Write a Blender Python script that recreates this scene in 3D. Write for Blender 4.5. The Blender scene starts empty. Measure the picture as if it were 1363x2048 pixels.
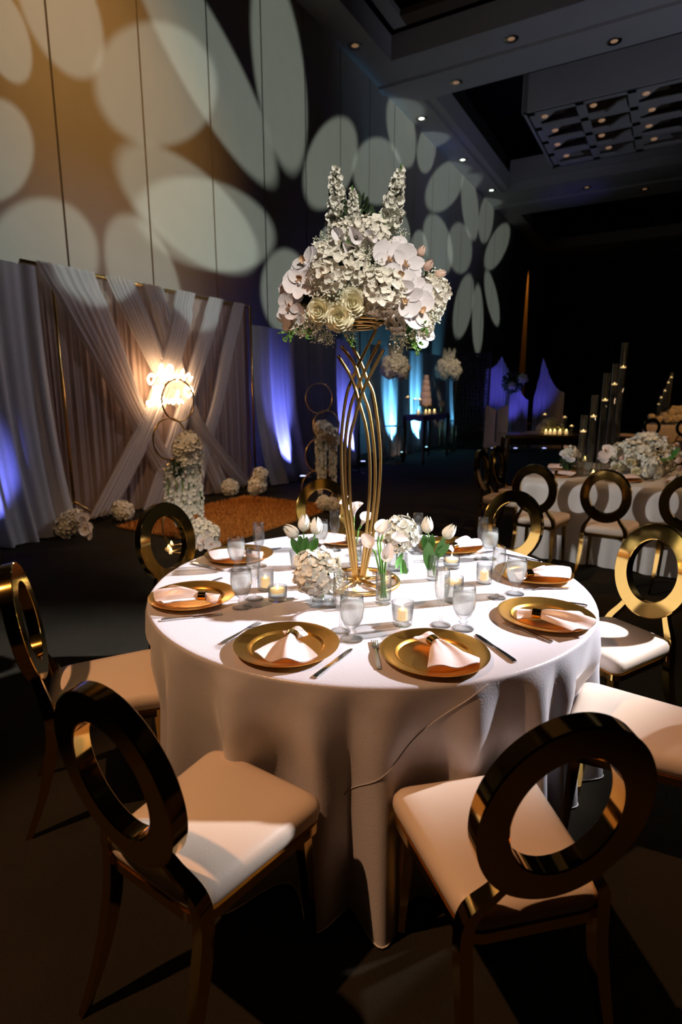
import bpy, math, random
from mathutils import Vector, Matrix
random.seed(7)
SC = bpy.context.scene
COL = SC.collection
PI = math.pi
# ------------------------------------------------------------------ camera
TH = math.radians(11.75); CAMZ = 1.55; FPX = 1137.8
cam = bpy.data.cameras.new('camera'); camo = bpy.data.objects.new('camera', cam); COL.objects.link(camo)
cam.sensor_fit = 'VERTICAL'; cam.sensor_height = 36; cam.sensor_width = 24; cam.lens = 20
camo.location = (0, 0, CAMZ); camo.rotation_euler = (PI/2-TH, 0, 0)
cam.dof.use_dof = True; cam.dof.focus_distance = 2.0; cam.dof.aperture_fstop = 2.8
cam.clip_end = 200
SC.camera = camo
# room frame: s runs along the left wall (away from the camera), t runs from the wall into the room
U = Vector((.4947, .8691, 0)); N = Vector((.8691, -.4947, 0)); DW = 6.9
UANG = math.atan2(U.y, U.x)
def W(s, t, z=0): return U*s + N*(t-DW) + Vector((0, 0, z))
def ray(x, y):
    X = x-681.5; yy = y-1024
    return Vector((X, FPX*math.cos(TH)-yy*math.sin(TH), -FPX*math.sin(TH)-yy*math.cos(TH)))
def on(x, y, z=0):            # point of the photograph on a level surface of height z
    v = ray(x, y); k = (z-CAMZ)/v.z; return Vector((v.x*k, v.y*k, z))
def at(x, y, Y):              # point of the photograph at forward distance Y
    v = ray(x, y); k = Y/v.y; return Vector((v.x*k, Y, CAMZ+v.z*k))
def onwall(x, y, t=0):        # (s, z) on a plane parallel to the left wall
    v = ray(x, y); k = (t-DW)/v.dot(N); p = v*k; return p.dot(U), CAMZ+p.z
# ------------------------------------------------------------------ view, world
vs = SC.view_settings; vs.view_transform = 'Standard'; vs.look = 'None'; vs.gamma = 1; vs.use_curve_mapping = False
vs.exposure = 0.0
SC.cycles.sample_clamp_indirect = 3; SC.cycles.max_bounces = 10; SC.cycles.transparent_max_bounces = 16
wd = bpy.data.worlds.new('dark_room_air'); SC.world = wd; wd.use_nodes = True
wd.node_tree.nodes['Background'].inputs[0].default_value = (.45, .5, .8, 1)
wd.node_tree.nodes['Background'].inputs[1].default_value = .008
# ------------------------------------------------------------------ lights
def aim(o, target):
    d = Vector(target)-o.location; o.rotation_euler = d.to_track_quat('-Z', 'Y').to_euler()
def spot(name, loc, target, color, watts, cone, blend=.5, size=.1):
    l = bpy.data.lights.new(name, 'SPOT'); l.energy = watts; l.color = color; l.spot_size = math.radians(cone)
    l.spot_blend = blend; l.shadow_soft_size = size
    o = bpy.data.objects.new(name, l); COL.objects.link(o); o.location = loc; aim(o, target); return o
TC = Vector((.117, 2.32, .765))        # centre of the round table top
spot('stand_light_beside_table', (4.6, 3.2, 3.5), (.45, 2.60, .9), (.95, .95, 1), 5300, 30, .85, .07)
spot('warm_stand_light', (-3.1, .1, 6.6), (-.15, 1.40, .4), (1, .52, .25), 1120, 25, .4, .06)
spot('flower_fill_light', (1.6, -2.6, 5.6), (.08, 2.4, 2.0), (1, .93, .84), 1300, 15, .6, .10)  # added fill from behind the camera, brightens the centrepiece flowers
spot('table_fill_light', (.9, -1.9, 5.6), (.12, 2.42, .92), (1, .95, .88), 1100, 9.5, .6, .08)  # added narrow front fill for the small vases, kept off the cloth front
spot('banquet_table_light', (-3.9, 2.1, 2.05), (2.35, 5.0, .58), (1, .97, .93), 620, 17, .25, .05)
spot('amber_table_light', (9, 8, 6.5), (9.2, 16, .6), (1, .45, .12), 900, 40, .6, .2)
spot('amber_banquet_light', (6.0, 3.0, 6.0), (3.2, 5.6, .8), (1, .60, .30), 650, 45, .6, .2)
spot('column_downlight', W(31.2, .22, 8.78), W(31.2, -.05, 3.2), (1, .30, .03), 1100, 16, .8, .02)
spot('amber_wall_wash', W(3.8, 5.0, 8.2), W(5.6, 0, 5.6), (1, .50, .14), 850, 50, 1, .2)
spot('backdrop_light', W(8.5, 7.6, 5.5), W(5.3, .8, 1.6), (.92, .86, .95), 430, 46, .8, .08)
spot('rug_fill_light', (-.6, 1.2, 6.4), (-1.45, 6.3, .5), (1, .60, .30), 620, 28, .7, .12)  # added fill, brightens the rug and the camera side of the hoop garland
spot('cake_fill_light', W(10.5, 4.6, 7.5), (2.05, 13.5, 1.6), (1, .72, .55), 900, 8, .8, .1)  # added lamp to lift the dark cake, no fixture there
spot('globe_fill_light', (2.4, 7.0, 6.5), (1.18, 12.7, 2.15), (1, .80, .58), 700, 6.5, .7, .1)  # added lamp to brighten the left flower globe
spot('globe_fill_light_far', (3.6, 8.5, 6.5), (2.9, 15.5, 2.25), (1, .80, .58), 900, 6.5, .7, .1)  # same kind of added lamp for the farther flower globe
spot('ceiling_fill_light', W(11, 14, 1.2), W(16.2, 5.0, 8.8), (.70, .76, 1), 900, 54, 1, .2)  # unseen added spot standing in for bounced light on the ceiling
spot('far_blue_wash', W(20, 6, 1.2), W(24.2, 3.0, 8.8), (.15, .12, 1), 160, 20, 1, .2)

def gobo(name, s0, t0, z0, ells, watts, color):
    """leaf pattern projector: throws soft edged ovals square onto the left wall"""
    l = bpy.data.lights.new(name, 'SPOT'); l.energy = watts; l.color = color
    l.spot_size = math.radians(150); l.spot_blend = .05; l.shadow_soft_size = .012
    o = bpy.data.objects.new(name, l); COL.objects.link(o); o.location = W(s0, t0, z0)
    o.rotation_euler = Matrix((U, Vector((0, 0, 1)), N)).transposed().to_euler()
    l.use_nodes = True; nt = l.node_tree; nd = nt.nodes; lk = nt.links
    em = [n for n in nd if n.type == 'EMISSION'][0]
    tc = nd.new('ShaderNodeTexCoord'); sx = nd.new('ShaderNodeSeparateXYZ'); lk.new(tc.outputs['Normal'], sx.inputs[0])
    def mth(op, a, b=None):
        m = nd.new('ShaderNodeMath'); m.operation = op
        for i, v in enumerate((a, b)):
            if v is None: continue
            if isinstance(v, (int, float)): m.inputs[i].default_value = v
            else: lk.new(v, m.inputs[i])
        return m.outputs[0]
    a = mth('DIVIDE', sx.outputs[0], sx.outputs[2]); b = mth('DIVIDE', sx.outputs[1], sx.outputs[2])
    cb = nd.new('ShaderNodeCombineXYZ'); lk.new(a, cb.inputs[0]); lk.new(b, cb.inputs[1]); cb.inputs[2].default_value = 1
    tot = None
    for (c, pa, pb) in ells:
        cs, cz = onwall(*c); as_, az = onwall(*pa); bs, bz = onwall(*pb)
        m = Matrix(((as_-cs, bs-cs), (az-cz, bz-cz))).inverted()
        # s = s0 - t0*a ; z = z0 - t0*b
        ds, dz = s0-cs, z0-cz
        outs = []
        for r in (0, 1):
            d = nd.new('ShaderNodeVectorMath'); d.operation = 'DOT_PRODUCT'; lk.new(cb.outputs[0], d.inputs[0])
            d.inputs[1].default_value = (-t0*m[r][0], -t0*m[r][1], m[r][0]*ds+m[r][1]*dz); outs.append(d.outputs['Value'])
        q = mth('ADD', mth('MULTIPLY', outs[0], outs[0]), mth('MULTIPLY', outs[1], outs[1]))
        q = mth('POWER', q, .5)
        mr = nd.new('ShaderNodeMapRange'); mr.interpolation_type = 'SMOOTHSTEP'; lk.new(q, mr.inputs[0])
        mr.inputs[1].default_value = 1.10; mr.inputs[2].default_value = .90; mr.inputs[3].default_value = 0; mr.inputs[4].default_value = 1
        tot = mr.outputs[0] if tot is None else mth('ADD', tot, mr.outputs[0])
    # even brightness over the wall like a flat field projector
    r2 = mth('ADD', mth('ADD', mth('MULTIPLY', a, a), mth('MULTIPLY', b, b)), 1.0)
    lk.new(mth('MULTIPLY', tot, mth('POWER', r2, 1.0)), em.inputs['Strength'])
GC = (.80, .95, .86)
gobo('pattern_projector_near', 6.0, 10.0, 3.2, [((10, 70), (45, 165), (52, 55)), ((125, 20), (166, 157), (198, 25)), ((325, 170), (433, 180), (320, 292)),
     ((-10, 300), (67, 300), (-10, 402)), ((395, 432), (508, 532), (440, 375)), ((95, 515), (197, 520), (100, 397)), ((292, 560), (243, 430), (350, 540))], 1500, GC)
gobo('pattern_projector_middle', 10.0, 10.0, 3.2, [((430, 453), (548, 470), (420, 360)), ((428, 150), (546, 366), (474, 118)), ((562, 150), (588, 344), (608, 144)),
     ((664, 325), (652, 416), (713, 312)), ((758, 343), (772, 405), (801, 325)), ((575, 585), (575, 499), (622, 590)), ((665, 482), (660, 522), (692, 478))], 1500, GC)
gobo('pattern_projector_far', 15.0, 10.0, 3.2, [((804, 263), (818, 334), (829, 255)), ((853, 300), (850, 346), (871, 300)), ((891, 372), (880, 423), (925, 365)),
     ((877, 490), (890, 547), (902, 483)), ((802, 464), (810, 503), (818, 455)), ((837, 511), (838, 560), (855, 505)), ((940, 413), (948, 480), (955, 405))], 1300, GC)
gobo('pattern_projector_end', 23.0, 10.0, 3.2, [((972, 438), (967, 486), (986, 440)), ((920, 497), (925, 546), (943, 490)), ((995, 492), (982, 539), (1016, 485)),
     ((927, 612), (914, 676), (943, 621)), ((955, 640), (955, 708), (966, 640)), ((984, 599), (995, 651), (994, 592))], 1000, GC)

# ------------------------------------------------------------------ materials
def pm(name, c1, c2=None, scale=8, rough=.6, metal=0, bump=0, bscale=None, spec=.5, sheen=0, emit=None, estr=0, trans=0, ior=1.45, alpha=1, stretch=(1, 1, 1), coat=0, aniso=0):
    m = bpy.data.materials.new(name); m.use_nodes = True; nt = m.node_tree; b = nt.nodes['Principled BSDF']
    b.inputs['Roughness'].default_value = rough; b.inputs['Metallic'].default_value = metal
    b.inputs['Specular IOR Level'].default_value = spec; b.inputs['Transmission Weight'].default_value = trans
    b.inputs['IOR'].default_value = ior; b.inputs['Alpha'].default_value = alpha; b.inputs['Sheen Weight'].default_value = sheen
    b.inputs['Coat Weight'].default_value = coat
    tc = nt.nodes.new('ShaderNodeTexCoord'); mp = nt.nodes.new('ShaderNodeMapping'); mp.inputs['Scale'].default_value = stretch
    nt.links.new(tc.outputs['Object'], mp.inputs[0])
    nz = nt.nodes.new('ShaderNodeTexNoise'); nz.inputs['Scale'].default_value = scale; nz.inputs['Detail'].default_value = 4
    nt.links.new(mp.outputs[0], nz.inputs['Vector'])
    mx = nt.nodes.new('ShaderNodeMix'); mx.data_type = 'RGBA'
    mx.inputs[6].default_value = (*c1, 1); mx.inputs[7].default_value = (*(c2 or c1), 1)
    nt.links.new(nz.outputs[0], mx.inputs[0]); nt.links.new(mx.outputs[2], b.inputs['Base Color'])
    if bump:
        n2 = nt.nodes.new('ShaderNodeTexNoise'); n2.inputs['Scale'].default_value = bscale or scale*4; n2.inputs['Detail'].default_value = 3
        nt.links.new(mp.outputs[0], n2.inputs['Vector'])
        bp = nt.nodes.new('ShaderNodeBump'); bp.inputs['Strength'].default_value = bump; bp.inputs['Distance'].default_value = .01
        nt.links.new(n2.outputs[0], bp.inputs['Height']); nt.links.new(bp.outputs[0], b.inputs['Normal'])
    if emit: b.inputs['Emission Color'].default_value = (*emit, 1); b.inputs['Emission Strength'].default_value = estr
    return m
def sheer(name, c, transp=.25, transl=.35):
    m = bpy.data.materials.new(name); m.use_nodes = True; nt = m.node_tree; nt.nodes.remove(nt.nodes['Principled BSDF'])
    out = nt.nodes['Material Output']
    d = nt.nodes.new('ShaderNodeBsdfDiffuse'); t = nt.nodes.new('ShaderNodeBsdfTranslucent'); p = nt.nodes.new('ShaderNodeBsdfTransparent')
    tc = nt.nodes.new('ShaderNodeTexCoord'); nz = nt.nodes.new('ShaderNodeTexNoise'); nz.inputs['Scale'].default_value = 30
    nt.links.new(tc.outputs['Object'], nz.inputs['Vector'])
    mx = nt.nodes.new('ShaderNodeMix'); mx.data_type = 'RGBA'; mx.inputs[6].default_value = (*c, 1); mx.inputs[7].default_value = (*[x*.88 for x in c], 1)
    nt.links.new(nz.outputs[0], mx.inputs[0])
    nt.links.new(mx.outputs[2], d.inputs[0]); nt.links.new(mx.outputs[2], t.inputs[0])
    a = nt.nodes.new('ShaderNodeMixShader'); a.inputs[0].default_value = transl; nt.links.new(d.outputs[0], a.inputs[1]); nt.links.new(t.outputs[0], a.inputs[2])
    b = nt.nodes.new('ShaderNodeMixShader'); b.inputs[0].default_value = transp; nt.links.new(a.outputs[0], b.inputs[1]); nt.links.new(p.outputs[0], b.inputs[2])
    nt.links.new(b.outputs[0], out.inputs[0]); return m
M_ = {}
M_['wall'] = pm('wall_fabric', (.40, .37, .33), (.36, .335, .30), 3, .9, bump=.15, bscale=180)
M_['seam'] = pm('seam_dark', (.03, .028, .025), None, 4, .8)
M_['ceil'] = pm('ceiling_paint', (.38, .37, .37), (.34, .33, .33), 2, .7)
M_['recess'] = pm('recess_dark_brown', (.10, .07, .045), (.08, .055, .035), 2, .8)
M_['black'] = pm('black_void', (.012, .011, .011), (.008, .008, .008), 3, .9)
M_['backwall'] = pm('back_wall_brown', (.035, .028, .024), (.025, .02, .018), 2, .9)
M_['carpet'] = pm('carpet_pattern', (.040, .028, .017), (.014, .016, .012), 2.2, 1, bump=.8, bscale=260, spec=.1)
M_['gold'] = pm('polished_gold', (.72, .46, .13), (.64, .41, .11), 3, .08, 1)
M_['goldm'] = pm('brushed_gold', (.72, .48, .18), (.62, .40, .14), 6, .30, 1, bump=.05, bscale=60)
M_['charger'] = pm('gold_charger', (.98, .52, .11), (.88, .43, .07), 9, .29, 1, bump=.04, bscale=25)
M_['leather'] = pm('cream_leatherette', (.74, .60, .49), (.70, .55, .44), 5, .36, bump=.08, bscale=300, spec=.5)
M_['satin'] = pm('white_satin', (.55, .52, .56), (.49, .46, .50), 3, .28, bump=.10, bscale=160, spec=.6, sheen=.2)
M_['satin2'] = pm('ivory_satin', (.70, .66, .63), (.62, .58, .55), 3, .4, bump=.2, bscale=40, spec=.5)
M_['napkin'] = pm('blush_satin_napkin', (.80, .67, .66), (.74, .60, .59), 6, .32, bump=.12, bscale=30, spec=.5)
M_['steel'] = pm('stainless_steel', (.62, .60, .58), (.55, .53, .5), 8, .16, 1)
def thin(name, tint, ior=1.45, haze=0, hc=(1, 1, 1), gl=1.0, rough=.02, refr=0):
    """clear thin glass: see-through with mirror-like edges, haze adds milky body"""
    m = bpy.data.materials.new(name); m.use_nodes = True; nt = m.node_tree; nt.nodes.remove(nt.nodes['Principled BSDF']); out = nt.nodes['Material Output']
    t = nt.nodes.new('ShaderNodeBsdfTransparent'); tm = nt.nodes.new('ShaderNodeMix'); tm.data_type = 'RGBA'; tm.inputs[6].default_value = (*tint, 1); tm.inputs[7].default_value = (.18, .20, .19, 1); nt.links.new(tm.outputs[2], t.inputs[0])
    g = nt.nodes.new('ShaderNodeBsdfGlossy'); g.inputs['Roughness'].default_value = rough
    fr = nt.nodes.new('ShaderNodeLayerWeight'); fr.inputs[0].default_value = .5
    pw = nt.nodes.new('ShaderNodeMath'); pw.operation = 'POWER'; pw.inputs[1].default_value = 2.6; nt.links.new(fr.outputs['Facing'], pw.inputs[0]); ad = nt.nodes.new('ShaderNodeMath'); ad.operation = 'MULTIPLY_ADD'; ad.inputs[1].default_value = .8; ad.inputs[2].default_value = .035; nt.links.new(pw.outputs[0], ad.inputs[0])
    p2_ = nt.nodes.new('ShaderNodeMath'); p2_.operation = 'POWER'; p2_.inputs[1].default_value = 5.0; nt.links.new(fr.outputs['Facing'], p2_.inputs[0]); nt.links.new(p2_.outputs[0], tm.inputs[0])
    mu = nt.nodes.new('ShaderNodeMath'); mu.operation = 'MULTIPLY'; mu.use_clamp = True; mu.inputs[1].default_value = gl; nt.links.new(ad.outputs[0], mu.inputs[0])
    mx = nt.nodes.new('ShaderNodeMixShader'); nt.links.new(mu.outputs[0], mx.inputs[0]); nt.links.new(t.outputs[0], mx.inputs[1]); nt.links.new(g.outputs[0], mx.inputs[2]); last = mx
    if haze:
        d = nt.nodes.new('ShaderNodeBsdfDiffuse'); d.inputs[0].default_value = (*hc, 1); l = nt.nodes.new('ShaderNodeBsdfTranslucent'); l.inputs[0].default_value = (*hc, 1)
        a = nt.nodes.new('ShaderNodeMixShader'); nt.links.new(d.outputs[0], a.inputs[1]); nt.links.new(l.outputs[0], a.inputs[2])
        nz = nt.nodes.new('ShaderNodeTexNoise'); nz.inputs['Scale'].default_value = 90; mm = nt.nodes.new('ShaderNodeMath'); mm.operation = 'MULTIPLY'; mm.inputs[1].default_value = haze*2; nt.links.new(nz.outputs[0], mm.inputs[0])
        c = nt.nodes.new('ShaderNodeMixShader'); nt.links.new(mm.outputs[0], c.inputs[0]); nt.links.new(mx.outputs[0], c.inputs[1]); nt.links.new(a.outputs[0], c.inputs[2]); last = c
    if refr:
        rg = nt.nodes.new('ShaderNodeBsdfGlass'); rg.inputs['IOR'].default_value = ior; rg.inputs['Roughness'].default_value = 0
        rm = nt.nodes.new('ShaderNodeMixShader'); rm.inputs[0].default_value = refr; nt.links.new(last.outputs[0], rm.inputs[1]); nt.links.new(rg.outputs[0], rm.inputs[2]); last = rm
    nt.links.new(last.outputs[0], out.inputs[0]); return m
M_['glass'] = thin('clear_glass', (.97, .98, .97), 1.45, gl=.75, refr=.13)
M_['frost'] = thin('iced_water', (.95, .96, .97), 1.33, .30, (.97, .97, .98), gl=.4)
M_['water'] = thin('clear_water', (.95, .97, .95), 1.33, gl=.5)
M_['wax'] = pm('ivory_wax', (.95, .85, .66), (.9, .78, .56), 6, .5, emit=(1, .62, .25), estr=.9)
M_['flame'] = pm('candle_flame', (1, .8, .4), None, 2, .5, emit=(1, .66, .25), estr=14)
M_['led'] = pm('candle_flame_small', (1, .8, .3), None, 2, .5, emit=(1, .72, .2), estr=9)
M_['neon'] = pm('neon_tube', (1, .9, .7), None, 2, .5, emit=(1, .60, .30), estr=50)
M_['petal'] = pm('white_petal', (.86, .84, .78), (.78, .77, .66), 20, .6, spec=.3)
M_['hyd'] = pm('cream_hydrangea', (.91, .87, .77), (.86, .81, .68), 14, .65, spec=.3)
M_['rose'] = pm('cream_rose', (.94, .90, .70), (.90, .84, .58), 16, .6, spec=.3)
M_['orchid'] = pm('white_orchid', (.90, .86, .86), (.86, .79, .79), 12, .5, spec=.3)
M_['throat'] = pm('orchid_throat', (.80, .50, .36), (.75, .56, .28), 12, .6)
M_['gyp'] = pm('tiny_white_blossom', (.88, .86, .76), (.80, .80, .62), 30, .7)
M_['blush'] = pm('blush_petal', (.86, .62, .50), (.82, .54, .42), 18, .6)
M_['leaf'] = pm('green_leaf', (.07, .22, .035), (.04, .14, .02), 20, .45)
M_['stem'] = pm('green_stem', (.16, .34, .06), (.10, .24, .04), 20, .5)
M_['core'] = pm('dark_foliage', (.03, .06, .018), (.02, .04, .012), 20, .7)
M_['rug'] = pm('rust_shag', (.52, .22, .05), (.34, .13, .025), 7, .95, spec=.1)
M_['sheer'] = sheer('white_voile', (.72, .68, .70)); M_['sheerb'] = sheer('blush_voile', (.50, .38, .34), .08, .3)
M_['drape'] = sheer('white_poly_drape', (.66, .66, .70), .06, .3)
M_['dark'] = pm('dark_wood', (.035, .022, .014), (.025, .016, .01), 6, .35)
M_['cake'] = pm('blush_fondant', (.78, .60, .52), (.72, .54, .46), 5, .5)
M_['white'] = pm('white_lacquer', (.74, .70, .66), (.7, .66, .62), 4, .3)
M_['lens'] = pm('blue_lamp_lens', (.6, .6, 1), None, 3, .3, emit=(.45, .5, 1), estr=3)
M_['lens2'] = pm('aqua_lamp_lens', (.5, .9, 1), None, 3, .3, emit=(.4, .85, 1), estr=4)
M_['can'] = pm('lamp_chrome', (.5, .45, .4), None, 3, .25, 1)
M_['bulb'] = pm('dim_bulb', (.9, .7, .5), None, 3, .3, emit=(1, .50, .22), estr=.16)
M_['bulbw'] = pm('lit_bulb', (.9, .9, .8), None, 3, .3, emit=(.85, 1, .85), estr=3)

# ------------------------------------------------------------------ mesh helpers
class MB:
    def __init__(s): s.v = []; s.f = []; s.m = []
    def add(s, v, f, X=None, mi=0):
        o = len(s.v)
        s.v += [tuple((X @ Vector(p)) if X is not None else p) for p in v]
        s.f += [tuple(i+o for i in q) for q in f]; s.m += [mi]*len(f); return s
    def box(s, c, d, X=None, mi=0):
        x, y, z = c; a, b, e = d[0]/2, d[1]/2, d[2]/2
        v = [(x+i*a, y+j*b, z+k*e) for i in (-1, 1) for j in (-1, 1) for k in (-1, 1)]
        return s.add(v, [(0, 1, 3, 2), (4, 6, 7, 5), (0, 4, 5, 1), (2, 3, 7, 6), (0, 2, 6, 4), (1, 5, 7, 3)], X, mi)
    def lathe(s, prof, n=24, X=None, mi=0, c=(0, 0)):
        v = []; f = []
        for r, z in prof:
            for i in range(n):
                a = 2*PI*i/n; v.append((c[0]+r*math.cos(a), c[1]+r*math.sin(a), z))
        for j in range(len(prof)-1):
            for i in range(n):
                f.append((j*n+i, j*n+(i+1) % n, (j+1)*n+(i+1) % n, (j+1)*n+i))
        return s.add(v, f, X, mi)
    def tube(s, path, r, n=8, X=None, mi=0, closed=False, flat=1.0):
        P = [Vector(p) for p in path]; R = r if isinstance(r, (list, tuple)) else [r]*len(P)
        v = []; f = []; ref = None
        for i, p in enumerate(P):
            if closed: t = P[(i+1) % len(P)]-P[i-1]
            else: t = P[min(i+1, len(P)-1)]-P[max(i-1, 0)]
            t.normalize()
            if ref is None: ref = Vector((0, 0, 1)) if abs(t.z) < .9 else Vector((1, 0, 0))
            a = (ref-t*ref.dot(t)).normalized(); b = t.cross(a); ref = a
            for k in range(n):
                an = 2*PI*(k+.5)/n; v.append(tuple(p+a*(R[i]*math.cos(an))+b*(R[i]*flat*math.sin(an))))
        L = len(P)
        for i in range(L if closed else L-1):
            for k in range(n):
                f.append((i*n+k, i*n+(k+1) % n, ((i+1) % L)*n+(k+1) % n, ((i+1) % L)*n+k))
        if not closed: f.append(tuple(range(n-1, -1, -1))); f.append(tuple((L-1)*n+k for k in range(n)))
        return s.add(v, f, X, mi)
    def grid(s, fn, nu, nv, X=None, mi=0, wrap=False):
        v = [tuple(fn(i/(nu if wrap else nu-1), j/(nv-1))) for j in range(nv) for i in range(nu)]
        f = []
        for j in range(nv-1):
            for i in range(nu if wrap else nu-1):
                i2 = (i+1) % nu; f.append((j*nu+i, j*nu+i2, (j+1)*nu+i2, (j+1)*nu+i))
        return s.add(v, f, X, mi)
    def ball(s, c, r, n=6, X=None, mi=0, sq=1):
        p = [(max(1e-4, r*math.sin(PI*i/n)), -r*sq*math.cos(PI*i/n)+c[2]) for i in range(n+1)]
        return s.lathe(p, max(5, n), X, mi, (c[0], c[1]))
    def mesh(s, name, mats, smooth=True, angle=None):
        me = bpy.data.meshes.new(name); me.from_pydata(s.v, [], s.f); me.update()
        for m in (mats if isinstance(mats, (list, tuple)) else [mats]): me.materials.append(M_[m])
        if smooth:
            me.polygons.foreach_set('use_smooth', [True]*len(me.polygons))
            if angle: me.set_sharp_from_angle(angle=math.radians(angle))
        if any(s.m): me.polygons.foreach_set('material_index', s.m)
        return me
    def obj(s, name, mats, parent=None, smooth=True, angle=None, loc=None):
        return link(name, s.mesh(name, mats, smooth, angle), parent, loc)
def link(name, me, parent=None, loc=None, X=None):
    o = bpy.data.objects.new(name, me); COL.objects.link(o)
    if parent: o.parent = parent
    if X is not None: o.matrix_local = X
    elif loc is not None: o.location = loc
    return o
def tag(o, label, cat, group=None):
    o['label'] = label; o['category'] = cat
    if group: o['group'] = group
    return o
def thing(name, label, cat, loc=(0, 0, 0), rz=0, group=None):
    o = bpy.data.objects.new(name, None); COL.objects.link(o); o.empty_display_size = .05
    o.location = loc; o.rotation_euler = (0, 0, rz); return tag(o, label, cat, group)
def dup(o, parent=None):
    c = o.copy(); COL.objects.link(c); c.parent = parent
    for ch in list(o.children): dup(ch, c)
    return c
def place(o, loc, rz, label, group=None):
    o.location = loc; o.rotation_euler = (0, 0, rz); o['label'] = label
    if group: o['group'] = group
    return o
def struct(o): o['kind'] = 'structure'; return o
def Rz(a): return Matrix.Rotation(a, 4, 'Z')
def Tr(p): return Matrix.Translation(Vector(p))
def orient(d, roll=0):          # local +Z to direction d
    return Vector(d).normalized().to_track_quat('Z', 'Y').to_matrix().to_4x4() @ Rz(roll)
def smooth(a, b, x):
    t = max(0, min(1, (x-a)/(b-a))); return t*t*(3-2*t)
def catmull(P, n=8):
    P = [Vector(p) for p in P]; Q = [P[0]*2-P[1]]+P+[P[-1]*2-P[-2]]; out = []
    for i in range(1, len(Q)-2):
        for k in range(n):
            t = k/n; a, b, c, d = Q[i-1], Q[i], Q[i+1], Q[i+2]
            out.append(.5*((2*b)+(c-a)*t+(2*a-5*b+4*c-d)*t*t+(3*b-a-3*c+d)*t**3))
    out.append(P[-1]); return out

# ================================================================== SETTING
XW = Matrix(((U.x, N.x, 0, 0), (U.y, N.y, 0, 0), (0, 0, 1, 0), (0, 0, 0, 1)))
XW.translation = N*(-DW)                # (s, t, z) -> world ; note: mirrored handedness is fixed per mesh by double sided shading
CH = 8.8
b = MB(); b.box((12, 12, -.1), (64, 40, .2), XW); struct(b.obj('floor', 'carpet', smooth=False))
b = MB(); b.box((9, -.14, CH/2+.6), (58, .16, CH+1.2), XW); wl = struct(b.obj('wall_left', 'seam', smooth=False))
pb = MB(); pb.box((.70, -.03, CH/2), (1.378, .06, CH), XW.to_3x3().to_4x4()); pme = pb.mesh('panel', 'wall', False)
for k in range(-12, 21):
    link('panel', pme, wl, W(5.06+1.408*k, 0, 0))
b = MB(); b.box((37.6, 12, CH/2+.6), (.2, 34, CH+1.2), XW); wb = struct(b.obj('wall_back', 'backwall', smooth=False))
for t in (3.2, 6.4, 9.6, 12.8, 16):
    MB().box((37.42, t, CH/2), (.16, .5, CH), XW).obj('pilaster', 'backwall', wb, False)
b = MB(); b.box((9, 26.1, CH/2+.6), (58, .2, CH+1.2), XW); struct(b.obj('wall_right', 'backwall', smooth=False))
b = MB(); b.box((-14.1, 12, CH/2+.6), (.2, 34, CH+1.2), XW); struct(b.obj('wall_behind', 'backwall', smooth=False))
# ceiling: a slab with coffers, beams between them
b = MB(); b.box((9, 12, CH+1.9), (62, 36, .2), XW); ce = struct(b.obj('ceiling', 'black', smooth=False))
def cb(name, s0, s1, t0, t1, z0, z1, m='ceil', par=None):
    return MB().box(((s0+s1)/2, (t0+t1)/2, (z0+z1)/2), (s1-s0, t1-t0, z1-z0), XW).obj(name, m, par or ce, False)
cb('soffit', -20, 38, 0, .72, CH, CH+.5)
cb('soffit_edge', 15.2, 22.8, .72, .98, CH+.05, CH+.6)
for s0, s1 in ((-6.5, -4.0), (3.4, 5.6), (13.1, 15.1), (22.9, 25.9), (32.6, 37)):
    cb('beam', s0, s1, .72, 26, CH, CH+.5)
cb('beam_rib', 13.95, 14.25, .0, 26, CH-.07, CH); cb('beam_rib', 24.3, 24.6, 0, 26, CH-.07, CH)
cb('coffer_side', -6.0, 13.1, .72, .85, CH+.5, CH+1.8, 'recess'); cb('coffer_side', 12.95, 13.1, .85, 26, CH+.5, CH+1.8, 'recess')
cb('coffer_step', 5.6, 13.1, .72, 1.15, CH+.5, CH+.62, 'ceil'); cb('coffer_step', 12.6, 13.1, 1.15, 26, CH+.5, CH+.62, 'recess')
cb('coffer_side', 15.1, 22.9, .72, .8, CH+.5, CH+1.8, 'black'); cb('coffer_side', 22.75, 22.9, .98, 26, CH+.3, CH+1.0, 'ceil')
# hanging lattice canopy in the second coffer
lat = thing('lattice_canopy', 'grey hanging ceiling canopy with cut-out lattice and small lamps', 'ceiling canopy', W(19.2, 6.5, CH))
XL = XW.to_3x3().to_4x4()
def lc(name, s, t, z, d, m='ceil', par=lat): return MB().box((s-19.2, t-6.5, z-CH), d, XL).obj(name, m, par, False)
lc('side_panel', 17.08, 6.5, CH+.45, (.12, 7.6, .9)); lc('side_panel', 21.32, 6.5, CH+.45, (.12, 7.6, .9))
lc('side_panel', 19.2, 2.78, CH+.45, (4.36, .12, .9)); lc('side_panel', 19.2, 10.2, CH+.45, (4.36, .12, .9))
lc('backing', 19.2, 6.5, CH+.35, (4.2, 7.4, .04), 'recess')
for k in range(5): lc('cross_bar', 17.2+k*1.0, 6.5, CH+.04, (.22, 7.4, .08))
for k in range(7): lc('long_bar', 19.2, 2.9+k*1.2, CH+.05, (4.1, .20, .10))
tri = MB().add([(0, 0, 0), (.52, 0, 0), (.40, .22, 0), (.0, .52, 0), (0, 0, .06), (.52, 0, .06), (.40, .22, .06), (0, .52, .06)],
               [(0, 1, 2, 3), (4, 7, 6, 5), (0, 4, 5, 1), (1, 5, 6, 2), (2, 6, 7, 3), (3, 7, 4, 0)], XL).mesh('corner_plate', 'ceil', False)
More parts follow.
